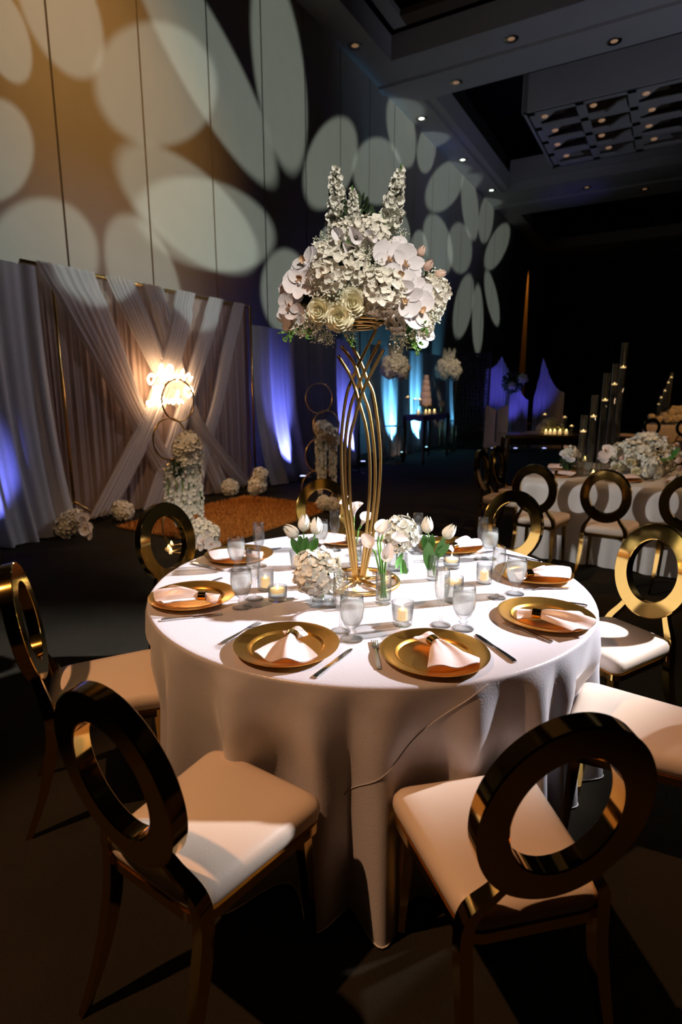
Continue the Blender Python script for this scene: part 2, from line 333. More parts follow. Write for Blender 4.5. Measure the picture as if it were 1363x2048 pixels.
for k in range(4):
    for j in range(6):
        o = link('corner_plate', tri, lat, XL @ Vector((17.3+k*1.0-19.2, 3.0+j*1.2-6.5, .01)))
        if j % 2: o.rotation_euler = (0, 0, PI); o.location = XL @ Vector((18.1+k*1.0-19.2, 3.95+j*1.2-6.5, .01))
# downlights
def downlight(s, t, z, lit, label):
    d = thing('ceiling_downlight', label, 'downlight', W(s, t, z), 0, 'recessed ceiling downlights')
    MB().lathe([(.075, -.004), (.15, -.012), (.155, .0), (.075, .0)], 20).obj('trim_ring', 'can', d)
    MB().lathe([(.001, -.006), (.05, -.009), (.08, -.003), (.08, .004), (.001, .004)], 16).obj('bulb', 'bulbw' if lit else 'bulb', d)
for s, t, lit, lb in ((13.6, 3.24, 0, 'amber downlight in the nearest ceiling beam, nearer the coffer'), (14.75, 5.1, 0, 'amber downlight in the nearest ceiling beam, farthest right'),
                      (14.68, 1.69, 0, 'pale downlight in the nearest ceiling beam, closest to the wall'), (15.97, .3, 1, 'bright white downlight in the wall soffit just past the first beam'),
                      (19.2, .4, 1, 'bright white downlight halfway along the wall soffit'), (22.4, .45, 1, 'bright greenish downlight at the far end of the wall soffit'),
                      (12.2, .3, 0, 'unlit downlight in the soffit before the first beam'), (23.8, 3.5, 0, 'small amber downlight in the second beam, left one'), (25.0, 5.3, 0, 'small amber downlight in the second beam, right one')):
    downlight(s, t, CH-.001, lit, lb)
bl = MB().lathe([(.001, -.02), (.06, -.018), (.085, .0), (.085, .02), (.001, .02)], 14).mesh('bulb', 'bulb')
for k in range(4):
    for j in range(3): link('bulb', bl, lat, XL @ Vector((17.5+k*1.0-19.2, 3.2+j*1.2+.1*(k % 2)-6.5, -.005)))

# ================================================================== OVAL-BACK CHAIRS
def outline(fw, bw, d, r, n=6):
    C = [(d, fw), (-d, bw), (-d, -bw), (d, -fw)]; out = []
    for i, c in enumerate(C):
        p = Vector(C[i-1]); q = Vector(c); w = Vector(C[(i+1) % 4])
        a = q+(p-q).normalized()*r; e = q+(w-q).normalized()*r
        for k in range(n+1):
            t = k/n; out.append(a*(1-t)**2+q*2*t*(1-t)+e*t*t)
    # insert extra points with a gentle bow along the long sides
    return out
def make_chair(name, label):
    c = thing(name, label, 'chair', group='oval-back chairs around the round table')
    ol = outline(.215, .17, .21, .055); n = len(ol)
    def loops(prof):
        v = []; f = []
        for k, z in prof:
            for p in ol: v.append((p.x*k+.01*(1-k), p.y*k, z))
        for j in range(len(prof)-1):
            for i in range(n): f.append((j*n+i, j*n+(i+1) % n, (j+1)*n+(i+1) % n, (j+1)*n+i))
        return v, f
    b = MB(); v, f = loops([(.001, .412), (.93, .412), (.985, .422), (1.01, .44), (1.0, .458), (.96, .472), (.88, .481), (.7, .487), (.4, .490), (.001, .491)]); b.add(v, f)
    b.obj('seat', 'leather', c)
    b = MB(); v, f = loops([(.80, .385), (.985, .385), (.985, .4115), (.80, .4115), (.80, .385)]); b.add(v, f); b.obj('seat_frame', 'gold', c, True, 30)
    for sy in (1, -1):
        b = MB(); b.tube([(.165, sy*.165, .388), (.172, sy*.170, .25), (.185, sy*.178, 0)], [.024, .021, .014], 4); b.obj('leg', 'gold', c, True, 30)
        P = catmull([(-.300, sy*.185, 0), (-.245, sy*.172, .14), (-.205, sy*.165, .29), (-.192, sy*.165, .40), (-.200, sy*.155, .47), (-.222, sy*.118, .535), (-.236, sy*.098, .575)], 5)
        R = [.015+.012*smooth(0, .30, p.z)-.006*smooth(.45, .56, p.z) for p in P]
        b = MB(); b.tube(P, R, 4, flat=.8); b.obj('leg', 'gold', c, True, 30)
    # oval ring
    b = MB(); prof = [(0, 0), (.003, -.003), (.997, -.003), (1, 0), (1, .997), (.997, 1), (.003, 1), (0, .997)]
    v = []; f = []; K = 72; m = 8
    ox, oz, ix, iz, th = .192, .222, .122, .147, .044
    chm = [(0, .06), (.05, 0), (.95, 0), (1, .06), (1, .94), (.95, 1), (.05, 1), (0, .94)]
    for i in range(K):
        a = 2*PI*i/K
        for (q, w) in chm:
            rx = ix+(ox-ix)*q; rz = iz+(oz-iz)*q
            v.append((-th*w+th/2, rx*math.cos(a), rz*math.sin(a)))
    for i in range(K):
        for k in range(m): f.append((i*m+k, i*m+(k+1) % m, ((i+1) % K)*m+(k+1) % m, ((i+1) % K)*m+k))
    X = Tr((-.262, 0, .742)) @ Matrix.Rotation(math.radians(-9), 4, 'Y')
    b.add(v, f, X); b.obj('backrest', 'gold', c, True, 25)
    return c
ch0 = make_chair('oval_back_chair', '')
CHAIRS = [((-.335, 1.305), 56, 'gold oval-back chair in the left foreground, its ring back closest to the bottom left'),
          ((.385, 1.24), 102, 'gold oval-back chair in the right foreground with the cream seat fully in view'),
          ((-.90, 2.03), 22, 'gold oval-back chair at the left picture edge, cream seat under the tablecloth'),
          ((1.0, 1.73), 149, 'chair at the right edge whose cream seat shows but whose ring back is cut off'),
          ((1.22, 2.42), 206, 'gold oval-back chair on the right with a ring-shaped shadow on its seat'),
          ((-.745, 2.92), -32, 'gold oval-back chair behind the table in front of the rust rug'),
          ((-.10, 3.70), -84, 'gold oval-back chair behind the centrepiece, mostly hidden by the table'),
          ((.90, 3.27), -131, 'gold oval-back chair at the back right of the round table')]
for i, (p, a, lb) in enumerate(CHAIRS):
    o = ch0 if i == 0 else dup(ch0); place(o, (p[0], p[1], 0), math.radians(a), lb)

# ================================================================== ROUND TABLE AND CLOTH
TZ = .765; RT = .90
rt = thing('round_table', 'round banquet table hidden under the white satin cloth', 'table', (TC.x, TC.y, 0))
MB().lathe([(.001, .725), (.885, .725), (.89, .73), (.89, .748), (.885, .752), (.001, .752)], 64).obj('table_top', 'dark', rt)
for k in range(4):
    a = PI/4+k*PI/2; MB().tube([(.5*math.cos(a), .5*math.sin(a), .726), (.55*math.cos(a), .55*math.sin(a), 0)], .018, 8).obj('leg', 'can', rt)
random.seed(3)
NF = 24; fang = [2*PI*(i+random.uniform(-.28, .28))/NF for i in range(NF)]; famp = [random.uniform(.6, 1.25) for _ in range(NF)]
def foldv(th):
    v = 0
    for a, m in zip(fang, famp):
        d = (th-a+PI) % (2*PI)-PI; v = max(v, m*math.exp(-(d/.075)**2))
    return v
PUSH = []
for (p, a, lb) in CHAIRS:
    dx, dy = p[0]-TC.x, p[1]-TC.y; PUSH.append((math.atan2(dy, dx), max(0, RT+.02-(math.hypot(dx, dy)-.225))))
def cloth_r(th, z):
    k = 1-z/TZ; push = 0; wm = 0
    for a, need in PUSH:
        d = (th-a+PI) % (2*PI)-PI; w = math.exp(-(d/.27)**4)*smooth(.64, .44, z)
        push += need*w; wm = max(wm, w*min(1, need*6))
    return RT+.004+.035*k+.165*(max(0, k)**.6*.55+.45*k)*(foldv(th)-.58)*(1-.35*wm)-push
NT = 480
prof = [('top', q) for q in (.001, .3, .6, .8, .87)]+[('edge', q) for q in (0, .25, .5, .75, 1)]+[('drop', q) for q in [i/26 for i in range(1, 27)]]
v = []; f = []
for kind, q in prof:
    for i in range(NT):
        th = 2*PI*i/NT
        if kind == 'top': r, z = q*RT/.9, TZ+.0012*math.sin(7*th+q*9)*smooth(.2, .8, q)*0
        elif kind == 'edge': a = q*PI/2; r, z = RT-.012+.012*math.sin(a), TZ-.012+.012*math.cos(a)
        else:
            z = (TZ-.012)*(1-q)+.006*q; r = cloth_r(th, z)
        v.append((r*math.cos(th), r*math.sin(th), z))
for j in range(len(prof)-1):
    for i in range(NT): f.append((j*NT+i, j*NT+(i+1) % NT, (j+1)*NT+(i+1) % NT, (j+1)*NT+i))
cl = MB().add(v, f).obj('tablecloth', 'satin'); cl.location = (TC.x, TC.y, 0)
tag(cl, 'white satin floor-length cloth draped over the round table', 'tablecloth')
hem = MB().tube([((cloth_r(2*PI*i/NT, .006)+.001)*math.cos(2*PI*i/NT), (cloth_r(2*PI*i/NT, .006)+.001)*math.sin(2*PI*i/NT), .008) for i in range(NT)], .003, 4, closed=True).obj('hem', 'satin2', cl)
sm = []
for i in range(201):
    q = i/200; th = math.radians(-71-26*q); z = .752-.34*q**1.2; r = cloth_r(th, z)+.0012
    sm.append((r*math.cos(th), r*math.sin(th), z))
MB().tube(sm, .0016, 5).obj('seam', 'satin', cl)

# ================================================================== PLACE SETTINGS
def mk_charger():
    return MB().lathe([(.001, -.0005), (.11, -.0005), (.118, .003), (.160, .016), (.165, .019), (.166, .021), (.160, .0205), (.150, .0175), (.122, .0105), (.119, .0115), (.116, .0100), (.110, .0045), (.106, .0040), (.001, .0040)], 72).mesh('charger_plate', 'charger', True, 18)
CHG = mk_charger()
def mk_napkin(seed):
    rnd = random.Random(seed); ph = rnd.uniform(0, 6); k1 = rnd.uniform(2.2, 3.2); b = MB()
    sk = rnd.uniform(-.35, .35); k2 = rnd.uniform(1.1, 1.7)
    def fan(u, w):
        a = u*2-1; x = .012+w*.172*(1-.30*a*a+.10*sk*a+.04*math.sin(4*a+ph)); y = a*(.016+.080*w**.8)+sk*.05*w*w
        z = .010+.020*(1-w)*(1-a*a)+.030*w**.6*(1-w**3*.45)*math.exp(-((a-sk)**2)*2.0)+.013*math.sin(k2*PI*a*1.5+ph)*w**.6*(1-.35*w)+.005*math.sin(11*a+ph*2)*w**.5*(1-w)+.006
        return (x, y, max(z, .003+.012*smooth(.10, .17, math.hypot(x-.03, y))))
    b.grid(fan, 25, 13); b.grid(lambda u, w: tuple(Vector(fan(u, w))-Vector((0, 0, .0025))), 25, 13)
    def tail(u, w):
        a = u*2-1; x = -.012-w*.055*(1-.2*a*a); y = a*(.015+.028*w); z = .012+.022*(1-a*a)*(1-.5*w)+.006*math.sin(4*a+ph)*w
        return (x, y, z)
    b.grid(tail, 13, 7); b.grid(lambda u, w: tuple(Vector(tail(u, w))-Vector((0, 0, .003))), 13, 7)
    b.grid(lambda u, w: (-.014+w*.03, .019*math.cos(2*PI*u), .022+.013*math.sin(2*PI*u)), 14, 3, wrap=True)
    return b.mesh('napkin', 'napkin')
RING = MB()
RING.grid(lambda u, w: (-.014+.028*w, (.022)*math.cos(2*PI*u), .0235+.0165*math.sin(2*PI*u)), 28, 3, wrap=True)
RING.grid(lambda u, w: (-.014+.028*w, (.020)*math.cos(2*PI*u), .0235+.0148*math.sin(2*PI*u)), 28, 3, wrap=True)
RING = RING.mesh('napkin_ring', 'gold', True, 40)
def mk_fork():
    b = MB(); hp = [(0, .006, .002), (.02, .0075, .003), (.07, .0055, .004), (.11, .0028, .006), (.128, .0035, .006)]
    def lay(zo):
        return lambda u, w: (lambda i: i)(None)
    pts = hp+[(.138, .009, .004), (.150, .0115, .002)]
    v = []; f = []
    for x, hw, z in pts: v += [(x, -hw, z), (x, hw, z), (x, hw, z+.0022), (x, -hw, z+.0022)]
    for i in range(len(pts)-1):
        for k in range(4): f.append((i*4+k, i*4+(k+1) % 4, i*4+4+(k+1) % 4, i*4+4+k))
    f += [(3, 2, 1, 0)]
    b.add(v, f); n = len(pts)
    for k in range(4):
        y = -.0092+k*.00613; b.box((.170, y, .0045), (.044, .0028, .002))
    return b.mesh('fork', 'steel', True, 35)
def mk_knife():
    b = MB(); pts = [(0, .007, .001, .004), (.01, .0085, .001, .006), (.06, .0075, .001, .006), (.105, .006, .001, .005), (.112, .008, .002, .0018), (.16, .0095, .002, .0016), (.195, .0085, .002, .0014), (.212, .004, .002, .001)]
    v = []; f = []
    for x, hw, z, h in pts: v += [(x, -hw*.8, z), (x, hw, z), (x, hw, z+h), (x, -hw*.8, z+h)]
    for i in range(len(pts)-1):
        for k in range(4): f.append((i*4+k, i*4+(k+1) % 4, i*4+4+(k+1) % 4, i*4+4+k))
    f += [(3, 2, 1, 0), tuple(len(v)-4+k for k in range(4))]
    b.add(v, f); return b.mesh('table_knife', 'steel', True, 35)
FORK, KNIFE = mk_fork(), mk_knife()
# goblet (water) and champagne flute
GOB = MB().lathe([(.001, .0), (.036, .0), (.037, .003), (.030, .006), (.012, .012), (.010, .020), (.016, .026), (.010, .033), (.012, .040), (.026, .052), (.036, .075), (.040, .10), (.039, .130), (.036, .152),
                  (.0345, .152), (.0372, .130), (.038, .10), (.034, .077), (.024, .056), (.001, .050)], 36).mesh('bowl', 'glass')
GWAT = MB().lathe([(.001, .051), (.0235, .057), (.0335, .0775), (.0374, .10), (.0368, .127), (.001, .127)], 30).mesh('iced_water', 'frost')
FLU = MB().lathe([(.001, .0), (.034, .0), (.034, .003), (.020, .006), (.006, .012), (.0045, .035), (.0055, .060), (.009, .070), (.006, .075), (.010, .082), (.021, .105), (.026, .135), (.0255, .170), (.0235, .205),
                  (.0222, .205), (.0242, .170), (.0246, .136), (.0195, .107), (.001, .085)], 32).mesh('champagne_flute', 'glass')
SEATS = [  # name, plate, napkin ring, fan end, goblet, flute, knife (handle, tip), fork (handle, tines)
    ('in front of the left foreground chair', (573, 1290), (583, 1272), (560, 1325), (703, 1279), (681, 1263), ((630, 1355), (702, 1299)), ((443, 1287), (523, 1244))),
    ('in front of the right foreground chair', (868, 1306), (868, 1283), (922, 1330), (925, 1258), (881, 1251), ((1030, 1324), (956, 1272)), ((757, 1338), (747, 1277))),
    ('at the right rim of the table', (1090, 1231), (1073, 1228), (1148, 1247), (1029, 1188), (993, 1196), ((1174, 1212), (1060, 1196)), ((1104, 1284), (985, 1237))),
    ('on the right behind the frosted goblet', (1066, 1147), (1056, 1147), (1128, 1147), (977, 1118), (962, 1118), ((1080, 1124), (1000, 1106)), ((1137, 1176), (1048, 1178))),
    ('at the back right behind the tulips', (900, 1092), (908, 1094), (948, 1088), (824, 1102), (834, 1107), ((848, 1078), (800, 1075)), ((985, 1103), (955, 1107))),
    ('at the back behind the centrepiece rods', (688, 1077), (700, 1078), (660, 1080), (641, 1098), (669, 1101), None, ((770, 1080), (745, 1082))),
    ('at the back left beside the rust rug', (478, 1110), (500, 1108), (440, 1114), (474, 1141), (519, 1132), ((384, 1126), (446, 1141)), ((562, 1096), (535, 1102))),
    ('at the left rim of the table', (385, 1193), (405, 1192), (310, 1196), (484, 1215), (509, 1198), ((322, 1241), (452, 1227)), ((444, 1156), (418, 1166))),
]
PZ = TZ+.0008
gob0 = None
for i, (nm, pl, rg, fe, gp, fp, kn, fk) in enumerate(SEATS):
    c = on(*pl, TZ+.012); o = link('charger_plate', CHG, None, (c.x, c.y, PZ)); tag(o, 'gold charger plate '+nm, 'charger plate', 'gold chargers on the round table')
    r = on(*rg, TZ+.03); e = on(*fe, TZ+.02); d = e-r
    # keep the napkin over its plate
    if (Vector((r.x-c.x, r.y-c.y))).length > .07:
        q = Vector((r.x-c.x, r.y-c.y)).normalized()*.07; r = Vector((c.x+q.x, c.y+q.y, 0))
    np_ = link('napkin', mk_napkin(i+1), None, (r.x, r.y, PZ+.0075)); np_.rotation_euler = (0, 0, math.atan2(d.y, d.x))
    tag(np_, 'blush napkin in a gold ring '+nm, 'napkin', 'satin napkins on the round table'); link('napkin_ring', RING, np_)
    g = on(*gp, TZ); gt = thing('water_goblet', 'stemmed water goblet '+nm, 'goblet', (g.x, g.y, PZ), i*.7, 'water goblets on the round table'); link('bowl', GOB, gt); link('iced_water', GWAT, gt)
    p = on(*fp, TZ); o = link('champagne_flute', FLU, None, (p.x, p.y, PZ)); tag(o, 'empty champagne flute '+nm, 'flute', 'champagne flutes on the round table')
    for nme, me, ends, cat in (('table_knife', KNIFE, kn, 'knife'), ('fork', FORK, fk, 'fork')):
        if not ends: continue
        a = on(*ends[0], TZ+.003); bb = on(*ends[1], TZ+.003); o = link(nme, me, None, (a.x, a.y, PZ)); o.rotation_euler = (0, 0, math.atan2((bb-a).y, (bb-a).x))
        tag(o, 'stainless steel %s %s' % ('table knife' if cat == 'knife' else 'dinner fork', nm), cat, 'cutlery on the round table')

# ================================================================== FLOWER MESHES
def petal(b, L, w, cup, curl, X, mi=0, n=5, ruff=0, tip=.9):
    def fn(u, v):
        a = u*2-1; wd = w*math.sin(PI*min(1, .12+v*tip))**.7 if v < 1 else w*.25
        return (a*wd, v*L*math.cos(curl*v), v*L*math.sin(curl*v)+cup*a*a*wd*1.2+ruff*math.sin(a*5+v*4)*v)
    b.grid(fn, n, n, X, mi)
def fib(n, zmin=-1):
    out = []
    for i in range(n):
        z = 1-(1-zmin)*(i+.5)/n; r = math.sqrt(max(0, 1-z*z)); a = i*2.39996; out.append(Vector((r*math.cos(a), r*math.sin(a), z)))
    return out
def mk_hyd(n=70, zmin=-.75, seed=1, pl=.30, name='hydrangea', mat='hyd'):
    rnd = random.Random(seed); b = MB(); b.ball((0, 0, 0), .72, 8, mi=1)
    for d in fib(n, zmin):
        X = Tr(d*rnd.uniform(.74, .94)) @ orient(d+Vector((rnd.uniform(-.4, .4), rnd.uniform(-.4, .4), rnd.uniform(-.4, .4))), rnd.uniform(0, 6))
        for k in range(4): petal(b, pl, pl*.52, .25, rnd.uniform(-.1, .75), X @ Rz(k*PI/2), 0, 4, .02)
    return b.mesh(name, [mat, 'core'])
HYD = [mk_hyd(105, -.8, 1, .25), mk_hyd(95, -.8, 2, .26), mk_hyd(90, -.7, 5, .26)]
HYDL = mk_hyd(34, -.8, 9, .38)
def mk_rose():
    b = MB(); b.ball((0, 0, -.05), .25, 10, sq=.9)
    for ring, (n, R, h, op) in enumerate([(3, .14, .46, .1), (4, .26, .46, .3), (5, .40, .42, .5), (6, .53, .32, .75), (7, .64, .16, 1.0), (8, .70, -.06, 1.1)]):
        for k in range(n):
            a0 = 2*PI*k/n+ring*.7; wd = 2*PI/n*.72
            def fn(u, v, a0=a0, wd=wd, R=R, h=h, op=op):
                q = u*2-1; a = a0+q*wd*(.55+.45*math.sin(PI*min(1, .25+v*.6))); r = R*(.55+.45*math.sin(v*1.9))+op*.24*v**3+.05*q; z = h-.62+v*(.68-.16*q*q)-op*.16*v**4+.03*math.sin(6*q+ring)*v
                return (r*math.cos(a), r*math.sin(a), z)
            b.grid(fn, 6, 6)
    return b.mesh('rose', 'rose')
ROSE = mk_rose()
def mk_orchid():
    b = MB()
    for k, (a, L, w) in enumerate([(PI/2, 1.0, .72), (-PI/2, 1.0, .72), (0, .95, .38), (2.3, .9, .36), (-2.3, .9, .36)]):
        petal(b, L, w, .12, .18, Rz(a) @ Tr((0, .08, .02*k)), 0, 6, .02, .82)
    b.ball((0, .06, .14), .13, 6, mi=0); petal(b, .42, .2, .8, .9, Rz(PI) @ Tr((0, .05, .1)), 1, 5); petal(b, .2, .12, .8, 1.2, Rz(PI-.9) @ Tr((0, .05, .1)), 1, 4); petal(b, .2, .12, .8, 1.2, Rz(PI+.9) @ Tr((0, .05, .1)), 1, 4)
    return b.mesh('orchid', ['orchid', 'throat'])
ORC = mk_orchid()
def mk_stock():
    rnd = random.Random(4); b = MB(); b.tube([(0, 0, -.15), (0, 0, .97)], [.03, .012], 6, mi=1)
    for i in range(64):
        t = i/64; z = .04+.9*t; r = .105*(1-t)**.55+.014; a = i*2.4+rnd.uniform(-.5, .5); d = Vector((math.cos(a), math.sin(a), rnd.uniform(-.1, .8))); z += rnd.uniform(-.02, .02); r *= rnd.uniform(.75, 1.2)
        s = (.110*(1-.62*t)+.012)*rnd.uniform(.75, 1.3)
        X = Tr(Vector((math.cos(a)*r, math.sin(a)*r, z))) @ orient(d, rnd.uniform(0, 6)) @ Matrix.Scale(s, 4)
        for k in range(5): petal(b, 1.0, .55, .45, rnd.uniform(.1, 1.1), X @ Rz(k*2*PI/5+rnd.uniform(-.3, .3)), 0, 4, .12)
    for i in range(6): b.ball((.012*math.cos(i*2), .012*math.sin(i*2), .94+.012*i), .016, 5, mi=2)
    return b.mesh('stock_stem', ['petal', 'stem', 'stem'])
STOCK = mk_stock()
def mk_gyp(n=70, seed=2):
    rnd = random.Random(seed); b = MB()
    for i in range(n):
        d = Vector((rnd.gauss(0, 1), rnd.gauss(0, 1), rnd.gauss(0, 1))).normalized()*rnd.uniform(.45, 1)
        b.ball(tuple(d), rnd.uniform(.05, .085), 5)
        if i % 3 == 0: b.tube([(0, 0, -.2), tuple(d)], .012, 3, mi=1)
    return b.mesh('babys_breath', ['gyp', 'stem'])
GYP = [mk_gyp(80, 2), mk_gyp(70, 6)]
def mk_calla():
    def fn(u, v):
        a = 2*PI*u; c = math.cos(a); lip = max(0, c)**2*smooth(.35, 1, v); bk = max(0, -c)*smooth(.4, 1, v)
        fl_ = .07+.30*v**1.6; x = fl_*c+.42*lip; y = fl_*1.05*math.sin(a)*(1-.25*lip); z = v*.85+.22*lip-.30*lip*lip*v-.16*bk
        return (x-.06*bk, y, z)
    b = MB(); b.grid(fn, 22, 12, wrap=True); b.grid(lambda u, v: tuple(Vector(fn(u, v))*.985+Vector((0, 0, .012))), 22, 12, wrap=True)
    b.tube([(0, 0, .1), (.05, 0, .62)], [.05, .03], 6, mi=1); b.tube([(0, 0, -.5), (0, 0, .06)], .075, 6, mi=2)
    return b.mesh('calla_lily', ['orchid', 'rose', 'stem'])
CALLA = mk_calla()
def mk_tulip(m='petal'):
    b = MB()
    for k in range(6):
        def fn(u, v, k=k):
            a = 2*PI*k/6+(u*2-1)*.62*(1-.75*v**3); r = (.30+.10*math.sin(PI*v*.9)-.17*v**2)*(.9 if k % 2 else 1)*smooth(-.15, .25, v); return (r*math.cos(a), r*math.sin(a), v*1.0*(1 if k % 2 else .96))
        b.grid(fn, 5, 7)
    return b.mesh('tulip', m)
TULIP = mk_tulip(); BUD = mk_tulip('blush')
def mk_leaf(L=1, w=.16, curl=.5):
    b = MB()
    def fn(u, v):
        a = u*2-1; wd = w*math.sin(PI*(.06+.93*v))**.8; return (a*wd, v*L*math.cos(curl*v), v*L*math.sin(curl*v)*.6+abs(a)*wd*.5)
    b.grid(fn, 5, 9); return b.mesh('leaf', 'leaf')
LEAF = mk_leaf()
def mk_foliage(n=90, seed=3, m='core'):
    rnd = random.Random(seed); b = MB(); b.ball((0, 0, 0), .6, 8)
    for d in fib(n): petal(b, .34, .12, .2, .4, Tr(d*.62) @ orient(d, rnd.uniform(0, 6)) @ Matrix.Rotation(.7, 4, 'X'), 0, 4)
    return b.mesh('foliage', m)
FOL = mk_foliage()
def mk_spray():
    rnd = random.Random(11); b = MB()
    for k in range(4):
        P = [(0, 0, 0)]; d = Vector((rnd.uniform(-.5, .5), rnd.uniform(-.5, .5), 1)).normalized()
        for i in range(1, 6): P.append(tuple(Vector(P[-1])+d*.2)); d = (d+Vector((rnd.uniform(-.3, .3), rnd.uniform(-.3, .3), 0))).normalized()
        b.tube(P, .018, 4)
        for p in P[1:]:
            for j in range(2): petal(b, .2, .07, .2, .4, Tr(p) @ orient((rnd.uniform(-1, 1), rnd.uniform(-1, 1), rnd.uniform(-.2, 1)), rnd.uniform(0, 6)), 0, 4)
    return b.mesh('green_sprig', 'stem')
SPRIG = mk_spray()
def mk_strand():          # hanging blossom garland, 1 m long, downwards
    rnd = random.Random(8); b = MB(); b.tube([(0, 0, 0), (.02, 0, -.5), (0, 0, -1)], .012, 4, mi=1)
    for i in range(34):
        r = .085*(1-.55*i/34)
        for j in range(2):
            z = -(i+rnd.uniform(-1.2, 1.2))/35; r *= rnd.uniform(.8, 1.2)
            a = rnd.uniform(0, 6.28); d = Vector((math.cos(a), math.sin(a), -.2)); X = Tr((d.x*r, d.y*r, z)) @ orient(d, rnd.uniform(0, 6)) @ Matrix.Scale(.055, 4)
            for k in range(4): petal(b, 1, .6, .3, rnd.uniform(0, .6), X @ Rz(k*PI/2), 0, 3)
    return b.mesh('blossom_strand', ['petal', 'stem'])
STRAND = mk_strand()
def fl(parent, me, p, s, d=(0, 0, 1), roll=0):      # p in the parent's local frame
    X = Tr(p) @ orient(d, roll) @ (Matrix.Scale(s, 4) if not isinstance(s, tuple) else Matrix.Diagonal((*s, 1)))
    return link(me.name.split('.')[0], me, parent, X=X)

# ================================================================== CENTREPIECE
CB = on(718, 1166, TZ)                                   # foot of the stand
stand = thing('flower_stand', 'tall gold flower stand of six crossing curved rods on a round base', 'flower stand', (CB.x, CB.y, PZ))
def sl(p): return Vector(p)-Vector((CB.x, CB.y, PZ))     # world -> stand local
MB().tube([(.165*math.cos(2*PI*i/56), .165*math.sin(2*PI*i/56), .0095) for i in range(56)], .0095, 6, closed=True).obj('base_ring', 'goldm', stand)
for k in range(5):
    a = .35+k*2*PI/5; MB().tube([(0, 0, .016), (.08*math.cos(a), .08*math.sin(a), .013), (.158*math.cos(a), .158*math.sin(a), .010)], .0085, 6).obj('spoke', 'goldm', stand)
MB().lathe([(.001, .008), (.024, .008), (.027, .016), (.022, .026), (.001, .028)], 16).obj('hub', 'goldm', stand)
ROD = [[(708, 1163), (698, 1090), (686, 999), (682, 886), (691, 798), (705, 756), (723, 716), (752, 659)],
       [(711, 1164), (703, 1090), (692, 999), (690, 886), (700, 816), (712, 781), (730, 740), (760, 681)],
       [(714, 1165), (709, 1090), (700, 999), (699, 886), (709, 837), (721, 795), (735, 760), (767, 699)],
       [(726, 1163), (742, 1090), (756, 999), (760, 904), (748, 798), (733.5, 760), (719, 721), (690, 667)],
       [(723, 1164), (735, 1090), (748, 999), (749, 915), (739, 830), (726, 788), (709, 731), (682, 692)],
       [(720, 1165), (729, 1090), (738, 999), (739, 922), (732, 858), (719, 809), (702, 756), (675, 711)]]
for k, R in enumerate(ROD):
    dy = ((.020, .0, -.020)[k % 3])+(.008 if k > 2 else -.008)
    P = [sl(at(x, y, CB.y+dy*smooth(0, 2, j))) for j, (x, y) in enumerate(R)]; P[0].z = .014
    MB().tube(catmull(P, 6), .0068, 8).obj('rod', 'goldm', stand)
BK = at(712, 648, CB.y)                                  # wire basket under the flowers
for k in range(6):
    r = .085+.016*k; z = BK.z-PZ-.012+.011*k
    MB().tube([(BK.x-CB.x+r*math.cos(2*PI*i/44), r*math.sin(2*PI*i/44), z) for i in range(44)], .0045, 6, closed=True).obj('basket_ring', 'goldm', stand)
for k in range(8):
    a = k*PI/4; MB().tube([(BK.x-CB.x+.07*math.cos(a), .07*math.sin(a), BK.z-PZ-.016), (BK.x-CB.x+.165*math.cos(a), .165*math.sin(a), BK.z-PZ+.043)], .0035, 5).obj('basket_rib', 'goldm', stand)

FB = Vector((BK.x, CB.y, BK.z+.035))
arr = thing('floral_arrangement', 'large white flower arrangement of hydrangeas, orchids and roses on the gold stand', 'flower arrangement', FB)
def fa(px, py, dy): return at(px, py, CB.y+dy)-FB
rnd = random.Random(21)
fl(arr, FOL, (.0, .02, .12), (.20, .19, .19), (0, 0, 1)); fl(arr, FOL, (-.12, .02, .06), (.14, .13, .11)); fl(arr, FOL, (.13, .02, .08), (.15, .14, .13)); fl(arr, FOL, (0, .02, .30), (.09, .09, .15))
def out(p): d = Vector((p.x, p.y*1.0, p.z-.10)); return d.normalized() if d.length > .01 else Vector((0, -1, 0))
for (x, y, dy, r) in [(665, 552, -.13, .092), (765, 585, -.16, .092), (735, 478, -.05, .085), (858, 592, -.02, .080), (707, 545, -.12, .075), (610, 640, -.03, .062), (835, 650, -.04, .062), (690, 470, .0, .065),
                      (640, 560, .10, .09), (790, 540, .12, .10), (710, 560, .2, .10), (850, 610, .12, .08), (600, 610, .10, .08), (715, 500, .14, .09), (800, 640, -.10, .055), (655, 520, -.04, .07)]:
    p = fa(x, y, dy); fl(arr, HYD[int(x) % 3], p, r, out(p), x)
for (x, y, dy, r) in [(637, 622, -.17, .042), (677, 634, -.19, .046), (705, 606, -.19, .046)]:
    p = fa(x, y, dy); fl(arr, ROSE, p, r*1.25, (out(p)+Vector((0, -.9, .25))), x)
for (x, y, dy, r) in [(612, 528, -.08, .062), (638, 512, -.06, .05), (600, 566, -.12, .06), (622, 566, -.14, .045), (582, 596, -.08, .06), (590, 632, -.1, .055), (575, 640, -.04, .045), (578, 612, -.12, .045),
                      (778, 518, -.13, .066), (812, 530, -.13, .066), (797, 560, -.18, .062), (820, 575, -.15, .06), (812, 598, -.19, .06), (835, 620, -.16, .066), (828, 560, -.08, .06), (845, 662, -.06, .06), (800, 500, -.08, .05), (838, 590, -.14, .055)]:
    p = fa(x, y, dy); fl(arr, ORC, p, r, (out(p)*.7+Vector((rnd.uniform(-.5, .5), -.8, rnd.uniform(-.1, .5)))), rnd.uniform(0, 6))
